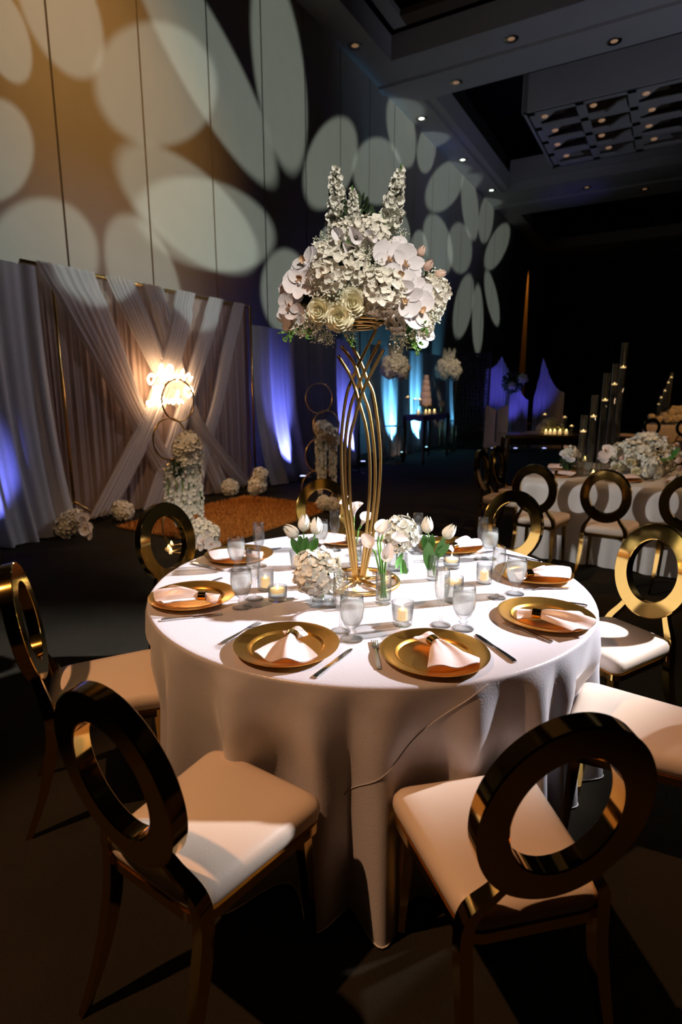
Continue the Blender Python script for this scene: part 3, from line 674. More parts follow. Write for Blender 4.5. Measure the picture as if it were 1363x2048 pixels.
for (x, y, dy, r, d) in [(690, 488, -.16, .055, (-.5, -.6, .25)), (712, 482, -.17, .055, (.0, -.9, -.2)), (735, 488, -.16, .05, (.4, -.8, .1)), (705, 500, -.17, .055, (-.1, -.8, -.5))]:
    fl(arr, CALLA, fa(x, y-6, dy+.06), r, d, rnd.uniform(0, 6))
for (bx, by, tx, ty, dy) in [(684, 470, 667, 330, .02), (707, 462, 704, 372, -.03), (776, 462, 803, 330, -.01)]:
    a = fa(bx, by, dy); c = fa(tx, ty, dy); fl(arr, STOCK, a, (c-a).length, c-a, bx)
for (x, y, dy, r) in [(652, 500, -.02, .05), (740, 530, -.14, .05), (728, 508, -.12, .045), (668, 592, -.18, .045), (640, 588, -.16, .045), (790, 490, -.04, .05), (872, 585, -.03, .055), (868, 560, -.02, .05), (640, 668, -.08, .05),
                      (655, 676, -.10, .038), (800, 682, -.08, .045), (820, 672, -.1, .045), (600, 655, -.1, .04), (745, 548, -.16, .045), (690, 590, -.18, .04), (865, 625, -.05, .05), (645, 482, .0, .04), (622, 640, -.13, .04), (700, 668, -.1, .03), (797, 472, -.02, .04)]:
    p = fa(x, y, dy); fl(arr, GYP[int(x) % 2], p, r, out(p), x)
for (x, y, dy, d) in [(836, 515, -.04, (.4, -.2, .8)), (868, 552, -.04, (.9, -.1, .25)), (848, 540, -.08, (.6, -.4, .6))]: fl(arr, BUD, fa(x, y, dy), .045, d)
for (x, y, dy, r, d) in [(774, 462, -.06, .075, (.3, -.9, .3)), (850, 552, -.06, .06, (.3, -.9, .3)), (590, 668, -.06, .06, (-.5, -.6, .4)), (812, 668, -.14, .07, (.3, -.9, 0)), (630, 640, -.16, .06, (0, -1, .2)), (745, 612, -.12, .07, (0, -1, 0))]:
    fl(arr, LEAF, fa(x, y, dy), r, d, rnd.uniform(-.6, .6))
for (x, y, dy, r, d) in [(592, 660, -.08, .06, (-.6, -.2, -.7)), (815, 672, -.1, .08, (.3, -.3, -.8)), (830, 650, -.14, .06, (.4, -.5, -.4)), (705, 668, -.08, .05, (-.1, -.3, -.9)), (620, 655, -.1, .05, (-.2, -.4, -.8))]:
    fl(arr, SPRIG, fa(x, y, dy), r, d)

# ================================================================== VASES, VOTIVES ON THE ROUND TABLE
def tumbler(r, h, wall=.0022, foot=.012, mat='glass', n=32, top=None):
    t = top or r
    return MB().lathe([(.001, 0), (r*.95, 0), (r, .003), (r, foot), (t, h), (t-wall, h), (r-wall, foot+.004), (r*.5, foot), (.001, foot)], n).mesh('glass', mat)
def sqvase(h, r0, r1):
    b = MB(); K = 32
    def prof(k, r, tw):
        out = []
        for i in range(K):
            a = 2*PI*i/K; q = r/max(abs(math.cos(a)), abs(math.sin(a)))**.75; out.append((q*math.cos(a+tw), q*math.sin(a+tw), k))
        return out
    L = [(0, r0*.2, 0), (0, r0, 0), (.004, r0*1.02, .0), (h*.25, r0*.93, .1), (h*.5, r0*.8, .25), (h*.75, r0*.72, .4), (h, r1, .5), (h, r1-.003, .5), (h*.75, r0*.72-.004, .4), (h*.5, r0*.8-.005, .25), (h*.25, r0*.9-.008, .1), (.016, r0*.8, 0), (.014, r0*.1, 0)]
    v = []; f = []
    for z, r, tw in L: v += prof(z, r, tw)
    for j in range(len(L)-1):
        for i in range(K): f.append((j*K+i, j*K+(i+1) % K, (j+1)*K+(i+1) % K, (j+1)*K+i))
    return b.add(v, f).mesh('glass', 'glass')
FLAME = MB().lathe([(.0005, 0), (.003, .003), (.0042, .008), (.003, .014), (.0005, .021)], 10).mesh('flame', 'flame')
LEDF = MB().lathe([(.0005, 0), (.004, .003), (.005, .007), (.003, .012), (.0005, .017)], 10).mesh('flame', 'led')
GCYL = tumbler(.030, .125); GCYLT = tumbler(.024, .115); GVOT = tumbler(.033, .085, top=.034); GTUM = tumbler(.034, .082, top=.040, foot=.016); GLOW = tumbler(.037, .055, foot=.010)
SQV = sqvase(.095, .052, .042)
WAX = MB().lathe([(.001, 0), (.026, 0), (.030, .006), (.029, .014), (.022, .017), (.004, .015), (.001, .015)], 24).mesh('floating_candle', 'wax')
PIL = MB().lathe([(.001, 0), (.017, 0), (.0175, .003), (.0175, .034), (.015, .038), (.008, .035), (.001, .034)], 20).mesh('candle', 'wax')
def wat(r, z0, z1): return MB().lathe([(.001, z0), (r, z0), (r, z1), (.001, z1)], 28).mesh('water', 'water')
W_LOW = wat(.0342, .0145, .030)
def votive(px, py, kind, label):
    p = on(px, py, TZ); t = thing('candle_votive', label, 'candle', (p.x, p.y, PZ), 0, 'candle glasses on the round table')
    if kind == 'low': link('glass', GLOW, t); link('water', W_LOW, t); link('flame', FLAME, link('candle', WAX, t, (0, 0, .031)), (0, 0, 0.0160))
    elif kind == 'tall':
        link('glass', GTALL, t); link('water', W_TALL, t); link('flame', FLAME, link('candle', WAX, t, (0, 0, .072)), (0, 0, 0.0160))
    elif kind == 'tum': link('glass', GTUM, t); link('flame', LEDF, link('candle', PIL, t, (0, 0, .0175)), (0, 0, 0.0335))
    else: link('glass', GVOT, t); link('flame', LEDF, link('candle', PIL, t, (0, 0, .0135)), (0, 0, 0.0335))
GTALL = tumbler(.036, .100, foot=.012); W_TALL = wat(.0325, .0165, .071)
votive(531, 1180, 'vot', 'clear votive glass with a small ivory candle left of the white hydrangea')
votive(555, 1200, 'low', 'low glass with a floating candle beside the left goblet')
votive(804, 1249, 'tum', 'rounded tumbler with a small ivory candle in the middle of the table front')
votive(967, 1166, 'vot', 'clear votive glass with an ivory candle beside the right flute')
votive(902, 1136, 'low', 'low glass with a floating candle beside the right tulip vase')
votive(906, 1203, 'tall', 'taller glass with a floating candle behind the right champagne flute')
votive(596, 1136, 'tum', 'rounded glass behind the left tulips')
for k, (x, y, lb) in enumerate([(714, 1184, 'tea light in front of the gold rods on the stand base'), (735, 1152, 'tea light behind the gold rods on the stand base'), (770, 1166, 'tea light at the right side of the stand base'), (678, 1163, 'tea light at the left side of the stand base')]):
    p = on(x, y, TZ); t = thing('tea_light', lb, 'candle', (p.x, p.y, PZ), 0, 'tea lights on the stand base')
    MB().lathe([(.001, 0), (.018, 0), (.019, .002), (.0185, .016), (.012, .018), (.001, .016)], 18).obj('candle', 'wax', t); link('flame', LEDF, t, (0, 0, .016))
def vase(px, py, name, label, glass, water=None):
    p = on(px, py, TZ); t = thing(name, label, 'vase', (p.x, p.y, PZ), .6); link('glass', glass, t)
    t.rotation_euler = (0, 0, 0)
    if water: link('water', wat(*water), t)
    return t, p
def stem(t, P, r=.0035): return MB().tube(catmull(P, 5), r, 6).obj('stem', 'stem', t)
def lo(t, px, py, dy=0): return at(px, py, t.location.y+dy)-Vector(t.location)
t, p = vase(646, 1207, 'hydrangea_vase', 'square glass vase with one white hydrangea in the table front', SQV, None)
h = lo(t, 634, 1146); fl(t, mk_hyd(80, -.85, 12, .30, 'hydrangea', 'petal'), h, .092, (-.1, -.3, 1)); stem(t, [(.0, 0, .02), (.0, 0, .08), h*.9]); fl(t, LEAF, (.01, -.03, .05), .07, (.3, -.8, .4))
t, p = vase(793, 1138, 'hydrangea_vase', 'square glass vase with a white hydrangea behind the calla lilies', SQV, None)
h = lo(t, 800, 1068); fl(t, mk_hyd(80, -.85, 13, .30, 'hydrangea', 'petal'), h, .086, (.1, -.2, 1)); stem(t, [(0, 0, .02), (0, 0, .08), h*.9]); fl(t, LEAF, (.02, -.05, .06), .11, (.2, -1, .1), PI)
fl(t, LEAF, (.02, -.045, .09), .09, (.3, -.8, .0), PI*.8)
def tulips(px, py, label, heads, leaves):
    t, p = vase(px, py, 'tulip_vase', label, GCYLT, (.0205, .017, .06))
    for (x, y, d) in heads:
        h = lo(t, x, y); stem(t, [(random.uniform(-.008, .008), 0, .02), (h.x*.25, 0, .10), tuple(h)], .0032); fl(t, TULIP, h-Vector((0, 0, .022)), .072, d, x)
    for (x0, y0, x1, y1) in leaves:
        a = lo(t, x0, y0); c = lo(t, x1, y1); d = c-a
        X = Tr(a) @ Matrix.Rotation(math.atan2(d.x, d.z), 4, 'Y') @ Matrix.Rotation(PI/2, 4, 'X') @ Matrix.Scale(d.length, 4); link('leaf', LEAF, t, X=X)
    return t
tulips(612, 1176, 'slim glass vase with three white tulips on the left', [(594, 1063, (-.6, -.2, .6)), (606, 1052, (.1, 0, 1)), (631, 1058, (.05, 0, 1))],
       [(601, 1112, 581, 1066), (604, 1112, 616, 1064), (602, 1110, 601, 1062), (622, 1106, 637, 1068), (620, 1112, 628, 1070), (610, 1150, 606, 1085)])
tulips(864, 1160, 'slim glass vase with two white tulips on the right', [(854, 1056, (0, 0, 1)), (888, 1066, (.55, -.1, .8))],
       [(857, 1110, 842, 1058), (858, 1110, 862, 1058), (872, 1120, 886, 1066), (870, 1118, 899, 1080), (858, 1140, 852, 1070)])
def callas(px, py, label, heads):
    t, p = vase(px, py, 'calla_vase', label, GCYL, (.027, .017, .062))
    for (x, y, dy, s, d, ro) in heads:
        h = lo(t, x, y, dy); d = Vector(d).normalized(); e = h-d*s*.5; stem(t, [(random.uniform(-.012, .012), random.uniform(-.01, .01), .02), (e.x*.3, e.y*.3, .10), tuple(e)], .0042); fl(t, CALLA, h, s, d, ro)
    return t
callas(766, 1207, 'clear cylinder vase with white calla lilies before the gold stand', [(745, 1098, -.01, .062, (-.35, -.55, .7), 2.5), (757, 1072, .0, .06, (.1, -.5, .9), 1.0), (782, 1092, -.01, .062, (.5, -.4, .75), -.5), (768, 1118, -.03, .062, (.15, -.85, .6), 1.2), (765, 1070, .03, .055, (.3, .1, .9), 2)])
callas(710, 1128, 'clear cylinder vase with white calla lilies behind the gold rods', [(707, 1032, 0, .068, (.0, -.4, .9), .6), (722, 1050, -.01, .068, (.35, -.4, .8), .2), (697, 1018, .02, .06, (-.5, 0, .8), 2.6)])

# ================================================================== DRAPED BACKDROP (parallel to the left wall)
TB = .80
bx0, _ = onwall(120, 800, TB); bx1, _ = onwall(500, 800, TB)
def bw(px, py, t=TB): s, z = onwall(px, py, t); return s, z
HB = 2.92; sL, _ = bw(119, 780); sR, _ = bw(499, 780)
fr = thing('backdrop_frame', 'gold pipe frame holding the crossed white drapes', 'backdrop frame', W((sL+sR)/2, TB, 0), UANG)
FL0 = (sL+sR)/2
def fp(s, t, z): return (s-FL0, -(t-TB), z)          # local: x along wall, y towards wall
for s in (sL, sR):
    MB().tube([fp(s, TB+.06, .30), fp(s, TB+.06, HB)], .020, 10).obj('post', 'goldm', fr)
    for ds, dt in ((-.40, .10), (.36, .10)):
        MB().tube([fp(s, TB+.06, .30), fp(s+ds, TB+dt, .015)], .016, 8).obj('foot', 'goldm', fr)
MB().tube([fp(sL-.32, TB+.02, HB), fp(sR+.02, TB+.02, HB)], .019, 10).obj('top_bar', 'goldm', fr)
# back sheet
def curtain(name, label, mat, s0, s1, t, z0, z1, folds, amp, cat='curtain', group=None, top_amp=.4, flare=0, nx=None, sag=0, seed=0):
    rn = random.Random(seed); ph = [rn.uniform(0, 6) for _ in range(4)]; fr_ = [folds*rn.uniform(.8, 1.2) for _ in range(3)]
    L = s1-s0; o0 = W((s0+s1)/2, t, 0)
    def fn(u, v):
        a = u*2*PI; g = (math.sin(a*fr_[0]+ph[0])+.6*math.sin(a*fr_[1]*1.63+ph[1]+.6*v)+.4*math.sin(a*fr_[2]*.47+ph[2]))
        d = amp*g*(top_amp+(1-top_amp)*v)+flare*v**3; zt = z1-sag*math.sin(PI*u)
        return ((u-.5)*L, -d, zt+(z0-zt)*v)
    o = MB().grid(fn, nx or int(folds*10)+20, 16).obj(name, mat); o.location = o0; o.rotation_euler = (0, 0, UANG)
    return tag(o, label, cat, group)
curtain('backdrop_curtain', 'blush sheer curtain hanging behind the crossed drapes', 'sheerb', sL-.30, sR+.02, TB-.04, .015, HB, 34, .026, seed=2)
def sash(label, path, widths, lift, seed):
    """path: photo points of the strip's centre line from top bar to floor; widths in metres across"""
    P = [Vector((bw(*q)[0], bw(*q)[1])) for q in path]; P[0].y = HB+.02; P[-1].y = max(.02, P[-1].y)
    C = catmull([Vector((q.x, q.y, 0)) for q in P], 7); n = len(C); rn = random.Random(seed); ph = rn.uniform(0, 6)
    v = []; f = []; K = 41
    for i, c in enumerate(C):
        q = i/(n-1)*(len(widths)-1); k = min(int(q), len(widths)-2); w = widths[k]+(widths[k+1]-widths[k])*(q-k)
        for j in range(K):
            a = j/(K-1)*2-1
            dep = .085+lift+.020*(math.sin(a*21+ph)+.55*math.sin(a*37+ph*2+i*.08))*(.55+.45*min(1, w/.3))-.03*a*a
            if i < 3: dep = dep*.6+.02
            v.append((c.x+a*w/2-FL0, -dep, c.y-.05*abs(a)*0))
    for i in range(n-1):
        for j in range(K-1): f.append((i*K+j, i*K+j+1, (i+1)*K+j+1, (i+1)*K+j))
    o = MB().add(v, f).obj('crossed_drape', 'sheer'); o.location = W(FL0, TB, 0); o.rotation_euler = (0, 0, UANG)
    return tag(o, label, 'drape', 'crossed drapes of the backdrop')
sash('leftmost crossed white drape, falling to the right from the top left corner', [(122, 540), (190, 680), (247, 800), (300, 900), (358, 988)], [.72, .56, .38, .36, .45], .055, 1)
sash('second white drape from the left, falling to the right behind the neon sign', [(232, 560), (285, 680), (330, 770), (400, 870), (480, 968)], [.42, .38, .32, .34, .38], .03, 2)
sash('third white drape from the left, shorter visible top beside the neon sign', [(300, 575), (325, 660), (352, 760), (395, 880), (440, 985)], [.34, .30, .28, .32, .36], .01, 3)
sash('middle white drape falling to the left through the neon sign', [(362, 587), (338, 690), (306, 790), (262, 890), (190, 1028)], [.36, .34, .34, .34, .34], .075, 4)
sash('second white drape from the right, falling to the left', [(425, 597), (392, 700), (362, 800), (330, 900), (292, 1020)], [.34, .32, .32, .32, .30], .045, 5)
sash('rightmost white drape, falling to the left along the right post', [(472, 605), (448, 700), (428, 800), (400, 900), (380, 1000)], [.26, .26, .26, .26, .28], .015, 6)
# neon sign, two lines of glowing cursive with a heart
ns = thing('neon_sign', 'glowing warm white cursive neon sign with a heart hung on the drapes', 'neon sign', W(bw(340, 770)[0], TB+.25, bw(340, 770)[1]), UANG)
s_, z_ = bw(340, 770)
def nl(pts, r=.010, closed=False):
    P = [(onwall(x, y, TB+.25)[0]-s_, 0, onwall(x, y, TB+.25)[1]-z_) for x, y in pts]
    MB().tube(catmull(P, 6), r, 6).obj('letter_tube', 'neon', ns)
nl([(302, 752), (308, 752), (307, 762), (300, 768), (296, 757), (302, 748), (312, 752), (318, 742), (323, 729), (325, 742), (326, 765)])
nl([(326, 765), (330, 750), (338, 731), (344, 734), (344, 742), (338, 752), (341, 762), (347, 752), (352, 748), (354, 761), (360, 750), (366, 740), (366, 760), (372, 752), (378, 748), (379, 762), (384, 754)])
nl([(300, 803), (294, 804), (298, 812), (306, 808), (312, 790), (320, 776), (326, 772), (322, 786), (314, 792), (324, 796), (318, 811), (328, 806), (332, 798)])
nl([(332, 798), (338, 806), (343, 798), (346, 808), (351, 798), (356, 781), (356, 806), (362, 800), (366, 806)])
nl([(376, 795), (370, 786), (370, 778), (374, 774), (377, 779), (380, 774), (384, 778), (384, 786), (376, 795)])
nl([(306, 775), (313, 772), (308, 782), (303, 798)])
# long drapes either side
curtain('long_drape', 'white floor-length drape sweeping down at the left picture edge, lit violet at its foot', 'drape', sL-2.6, sL-.18, TB+.05, .01, 2.88, 9, .05, flare=.30, sag=.0, seed=5, group='long white drapes along the wall')
def dr(px0, px1, lb, seed, z1=2.66, flare=.16, t=.80, y=800, folds=None):
    a, b_ = onwall(px0, y, t)[0], onwall(px1, y, t)[0]
    return curtain('long_drape', lb, 'drape', a, b_, t, .01, z1, folds or (b_-a)*2.4, .05, flare=flare, seed=seed, group='long white drapes along the wall')
dr(507, 622, 'white drape lit violet right of the backdrop frame', 11, flare=.34)
dr(619, 712, 'white drape lit violet behind the gold rods of the centrepiece', 12)
dr(738, 800, 'white drape lit turquoise left of the cake table', 13)
dr(798, 852, 'white drape lit turquoise behind the cake', 14)
dr(850, 905, 'dim white drape right of the cake behind the flower stand', 15)
pp = on(717, 945); po = thing('drape_pole', 'dark upright pipe standing between violet and turquoise drapes', 'pole', pp)
MB().tube([(0, 0, .02), (0, 0, 2.7)], .02, 8).obj('pipe', 'can', po)
for k in range(4): MB().tube([(0, 0, .03), (.3*math.cos(k*PI/2+.4), .3*math.sin(k*PI/2+.4), .012)], .012, 6).obj('foot', 'can', po)

# ================================================================== UPLIGHTS
def uplight(px, py, label, color, watts, aqua=False, tilt=(0, 0), yaw=UANG, t=None):
    p = on(px, py) if t is None else W(onwall(px, py, .8)[0], t, 0); u = thing('floor_uplight', label, 'uplight', p, yaw, 'LED uplights at the drapes')
    MB().lathe([(.001, 0), (.07, 0), (.075, .01), (.075, .10), (.068, .12), (.055, .115), (.001, .11)], 18).obj('housing', 'dark', u)
    MB().lathe([(.001, .116), (.052, .117), (.05, .122), (.001, .124)], 16).obj('lens', 'lens2' if aqua else 'lens', u.children[0])
    l = bpy.data.lights.new('uplight_lamp', 'SPOT'); l.energy = watts; l.color = color; l.spot_size = math.radians(46); l.spot_blend = .8; l.shadow_soft_size = .05
    o = bpy.data.objects.new('uplight_lamp', l); COL.objects.link(o); o.parent = u; o.location = (0, 0, .15)
    d = Vector((tilt[0], 1.0, 1.55+tilt[1])); o.rotation_euler = d.to_track_quat('-Z', 'Y').to_euler()
BLU, AQ = (.18, .20, 1), (.16, .58, 1)
uplight(556, 958, 'small uplight throwing violet light on the drape beside the backdrop', BLU, 620, tilt=(0, .05), t=1.34)
uplight(690, 932, 'small uplight throwing violet light on the drape behind the centrepiece', BLU, 800, tilt=(0, .15), t=1.24)
uplight(776, 918, 'small uplight throwing turquoise light beside the left plinth', AQ, 1500, True, tilt=(0, .3), t=1.2)
uplight(826, 908, 'small uplight throwing turquoise light under the cake table', AQ, 1900, True, tilt=(0, .3), t=1.2)
uplight(900, 893, 'small uplight throwing turquoise light at the perforated screen', AQ, 240, True, tilt=(0, .6), t=1.2)
uplight(-14, 1128, 'small uplight at the left drape just outside the picture', BLU, 170, tilt=(.5, -.8))

# ================================================================== HOOP STANDS WITH FLOWERS
def hoop_stand(loc, yaw, label, offs, blob, strands, base_fl, scale=1):
    h = thing('hoop_flower_stand', label, 'hoop stand', loc, yaw, 'stacked gold hoop stands')
    z = .012; ds = [.50, .48, .40, .40]
    MB().tube([(.17*math.cos(2*PI*i/36), .17*math.sin(2*PI*i/36), .010) for i in range(36)], .009, 6, closed=True).obj('base_ring', 'goldm', h)
    MB().tube([(-.165, 0, .01), (.165, 0, .01)], .008, 6).obj('base_bar', 'goldm', h)
    for d, o in zip(ds, offs):
        c = z+d/2
        MB().tube([(o+d/2*math.cos(2*PI*i/44), .008*math.sin(z*40), c+d/2*math.sin(2*PI*i/44)) for i in range(44)], .0085, 6, closed=True).obj('hoop', 'goldm', h); z += d-.035
    g = thing('hoop_garland', 'hydrangea garland on the '+label.replace(' with white flowers', ''), 'garland', loc, yaw, 'flower garlands on the hoop stands')
    for (x, y, zz, r, k) in blob: fl(g, HYD[k % 3] if k < 3 else FOL, (x, y, zz), r, (x, -1, .4), k)
    for (x, y, zz, L) in strands: fl(g, STRAND, (x, y, zz), (.46, .46, L), (0, 0, 1), x*37+zz*7)
    return h
yr = math.radians(57)
hoop_stand(on(365, 1099), yr, 'gold hoop stand with white flowers in front of the neon sign', [.02, .06, -.08, .06], [(.12, -.03, 1.06, .13, 0), (.03, -.05, 1.02, .11, 1), (.12, -.04, .92, .10, 2), (-.06, -.04, .84, .10, 3), (.18, -.04, .98, .09, 1), (.02, -.05, .90, .09, 0)],
           [(-.16, -.04, .86, .46), (-.08, -.05, .88, .62), (.0, -.06, .86, .55), (.08, -.05, .88, .70), (.16, -.05, .90, .50), (.22, -.05, .92, .62), (.13, -.07, .8, .45)], None)
hoop_stand(on(640, 1012), math.radians(28), 'gold hoop stand with white flowers before the violet drape', [-.03, .02, .10, .0], [(.05, -.03, 1.06, .13, 0), (.15, -.03, 1.00, .12, 1), (-.02, -.04, 1.10, .09, 2), (.20, -.03, .92, .09, 1)],
           [(-.02, -.04, 1.0, .85), (.04, -.04, .98, .60), (.20, -.04, .92, .75), (.15, -.05, .95, .55), (-.05, -.05, .95, .5)], None)
# battery candles on the hoop base
for k, (x, y, lb) in enumerate([(343, 1093, 'upper small yellow candle in the floor ring of the hoop stand'), (338, 1099, 'middle small yellow candle in the floor ring of the hoop stand'), (342, 1107, 'lowest small yellow candle in the floor ring of the hoop stand'), (634, 1008, 'small yellow candle at the foot of the hoop stand seen through the back chair')]):
    t = thing('floor_candle', lb, 'candle', on(x, y), 0, 'small candles on the floor'); MB().lathe([(.001, 0), (.02, 0), (.021, .003), (.02, .03), (.012, .033), (.001, .031)], 14).obj('candle', 'wax', t); link('flame', LEDF, t, X=Tr((0, 0, .03)) @ Matrix.Scale(1.8, 4))
# flower balls on the floor
def posy(px, py, label, balls, orch=(), z0=0):
    p = on(px, py); t = thing('floor_posy', label, 'flowers', p, 0, 'flower posies on the floor')
    for i, (x, y, z, r) in enumerate(balls): fl(t, HYD[i % 3], (x, y, z), r, (x, -.5, 1), i)
    for i, (x, y, z, r) in enumerate(orch): fl(t, ORC, (x, y, z), r, (random.uniform(-.5, .5), -1, random.uniform(-.2, .4)), i*2)
    return t
posy(146, 1075, 'white hydrangeas and orchids at the foot of the left gold post', [(-.02, .05, .16, .14), (-.08, 0, .12, .12), (.05, 0, .22, .10)], [(.15, -.05, .24, .07), (.18, -.08, .18, .075), (.2, -.1, .12, .075), (.22, -.1, .06, .07), (.14, -.06, .14, .06)])
posy(248, 1043, 'round hydrangea ball on the floor below the middle drape', [(0, 0, .13, .13), (-.03, -.03, .17, .10)])
posy(335, 1012, 'small hydrangea ball half hidden behind the hoop stand', [(0, 0, .12, .13)])
posy(460, 992, 'hydrangea ball at the far corner of the rust rug', [(0, 0, .13, .14), (.02, -.03, .16, .10)])
posy(515, 990, 'tall cream hydrangea posy at the foot of the right gold post', [(0, 0, .16, .15), (.05, 0, .32, .12), (-.04, -.02, .10, .11)])
posy(410, 1102, 'white orchids and hydrangea on the floor at the hoop stand beside the chair', [(-.06, .1, .20, .12), (.03, .08, .16, .11)], [(.0, -.02, .12, .07), (.06, -.04, .08, .07), (.1, 0, .05, .065), (-.05, -.02, .06, .06), (.04, 0, .16, .06)])
posy(655, 1024, 'white flowers at the foot of the second hoop stand, seen through the back chair', [(-.05, 0, .12, .11), (.06, 0, .10, .10)], [(.14, -.03, .12, .07), (.2, -.03, .06, .07), (.08, -.05, .14, .07)])
# shag rug
rc = [on(238, 1057), on(496, 992), on(672, 1020), on(432, 1093)]
ra = math.atan2((rc[1]-rc[0]).y+(rc[2]-rc[3]).y, (rc[1]-rc[0]).x+(rc[2]-rc[3]).x); rcen = (rc[0]+rc[1]+rc[2]+rc[3])/4
rl = ((rc[1]-rc[0]).length+(rc[2]-rc[3]).length)/2; rw = ((rc[3]-rc[0]).length+(rc[2]-rc[1]).length)/2
rug = thing('shag_rug', 'rust brown shag rug on the carpet before the backdrop', 'rug', (rcen.x, rcen.y, 0), ra)
MB().box((0, 0, .012), (rl-.04, rw-.04, .02)).obj('rug_base', 'rug', rug, False)
b = MB(); rn = random.Random(5)
for i in range(16000):
    x = rn.uniform(-.5, .5)*rl; y = rn.uniform(-.5, .5)*rw; a = rn.uniform(0, 6.28); L = rn.uniform(.03, .06); w = .006
    dx, dy = math.cos(a), math.sin(a); q = rn.uniform(.4, 1.0)
    b.add([(x-dy*w, y+dx*w, .018), (x+dy*w, y-dx*w, .018), (x+dx*L*q, y+dy*L*q, .02+L*.7)], [(0, 1, 2)])
pile = b.obj('pile', 'rug', rug, False); pile['kind'] = 'stuff'

# ================================================================== CAKE TABLE AND FLOWER PLINTHS
ca = [on(806, 926), on(845, 929), on(892, 913), on(856, 912)]
cc = (ca[0]+ca[1]+ca[2]+ca[3])/4; CT = 1.09
ck = thing('cake_table', 'dark carved wooden cake table before the turquoise lit drapes', 'table', (cc.x, cc.y, 0))
L4 = [p-cc for p in ca]
v = [(p.x*1.08, p.y*1.06, z) for z in (CT-.05, CT) for p in L4]
MB().add(v, [(3, 2, 1, 0), (4, 5, 6, 7), (0, 1, 5, 4), (1, 2, 6, 5), (2, 3, 7, 6), (3, 0, 4, 7)]).obj('table_top', 'dark', ck, False)
for i in range(4):
    a, b_ = L4[i], L4[(i+1) % 4]; d = b_-a
    P = [(a.x+d.x*k/8, a.y+d.y*k/8) for k in range(9)]; v = []; f = []
    for k, q in enumerate(P): v += [(q[0], q[1], CT-.051), (q[0], q[1], CT-.11-.035*abs(math.sin(k*PI/4)))]
    for k in range(8): f.append((2*k, 2*k+1, 2*k+3, 2*k+2))
    MB().add(v, f).obj('apron', 'dark', ck, False)
    MB().tube(catmull([(a.x, a.y, CT-.052), (a.x*.97, a.y*.97, .7), (a.x*.99, a.y*.99, .3), (a.x*1.02, a.y*1.02, 0)], 4), [.05-.025*k/12 for k in range(13)], 6).obj('leg', 'dark', ck)
cp = at(850, 805, cc.y+.1)
cake = thing('wedding_cake', 'five-tier blush wedding cake on a stand', 'cake', (cp.x, cc.y+.1, CT))
MB().lathe([(.001, 0), (.10, 0), (.10, .01), (.02, .03), (.02, .16), (.17, .18), (.17, .19), (.001, .19)], 24).obj('cake_stand', 'goldm', cake)
z = .19
for r, h in ((.145, .155), (.125, .15), (.105, .14), (.085, .13), (.062, .12)):
    MB().lathe([(.001, z), (r, z), (r*1.02, z+.01), (r, z+.03), (r, z+h-.01), (r-.01, z+h), (.001, z+h)], 28).obj('tier', 'cake', cake); z += h+.0005
CYL = tumbler(.055, .42, .003, .015, n=20)
def cyl_candle(p, hgt, r, label, group, wl=.45, water=True, lit='flame', base=0):
    t = thing('cylinder_candle', label, 'candle', p, 0, group); link('glass', tumbler(r, hgt, .0025, .012, n=20), t)
    if water: link('water', wat(r-.004, .017, hgt*wl), t)
    k = r/.036; link('candle', WAX, t, X=Tr((0, 0, hgt*wl+.001)) @ Matrix.Scale(k*.95, 4)); link('flame', FLAME if lit == 'flame' else LEDF, t, X=Tr((0, 0, hgt*wl+.014*k)) @ Matrix.Scale(k*.65, 4)); return t
for k, (x, yt, Y, lb) in enumerate([(815, 793, -.55, 'tallest cylinder candle at the left of the cake'), (830, 798, -.35, 'middle cylinder candle beside the cake'), (839, 798, -.2, 'cylinder candle closest to the cake')]):
    q = at(x, yt, cc.y+Y); cyl_candle((q.x, cc.y+Y, CT), q.z-CT, .055, lb, 'cylinder candles on the cake table', .93, False)
for k, (x, Y, lb) in enumerate([(836, -.65, 'amber votive at the front of the cake table'), (851, -.45, 'large amber votive below the cake'), (858, -.2, 'amber votive right of the cake'), (868, .1, 'right amber votive on the cake table')]):
    q = at(x, 826, cc.y+Y); t = thing('amber_votive', lb, 'candle', (q.x, cc.y+Y, CT), 0, 'amber votives on the cake table'); link('glass', tumbler(.05, .10, .003, .012, n=18), t); link('candle', PIL, t, X=Tr((0, 0, .014)) @ Matrix.Scale(1.6, 4)); link('flame', LEDF, t, X=Tr((0, 0, .07)) @ Matrix.Scale(2.2, 4))
q = at(883, 818, cc.y+.5); t = thing('bud_posy', 'small round white posy at the right end of the cake table', 'flowers', (q.x, cc.y+.5, CT)); fl(t, HYD[0], (0, 0, .21), .09); MB().lathe([(.001, 0), (.04, 0), (.03, .06), (.045, .16), (.042, .16), (.001, .04)], 16).obj('vase', 'goldm', t)
def plinth(px, py, hgt, label, w=.34):
    p = on(px, py); t = thing('wire_plinth', label, 'plinth', p, UANG, 'open metal plinths by the cake table'); h = w/2
    C = [(-h, -h), (h, -h), (h, h), (-h, h)]
    for i, (x, y) in enumerate(C):
        MB().tube([(x, y, 0), (x, y, hgt-.02)], .010, 4).obj('post', 'goldm', t)
        x2, y2 = C[(i+1) % 4]; MB().tube([(x, y, .01), (x2, y2, .01)], .009, 4).obj('rail', 'goldm', t); MB().tube([(x, y, hgt*.9), (x2*.2, y2*.2, hgt*.35)], .006, 4).obj('brace', 'goldm', t)
    MB().box((0, 0, hgt-.01), (w+.03, w+.03, .02)).obj('plinth_top', 'dark', t, False); return p
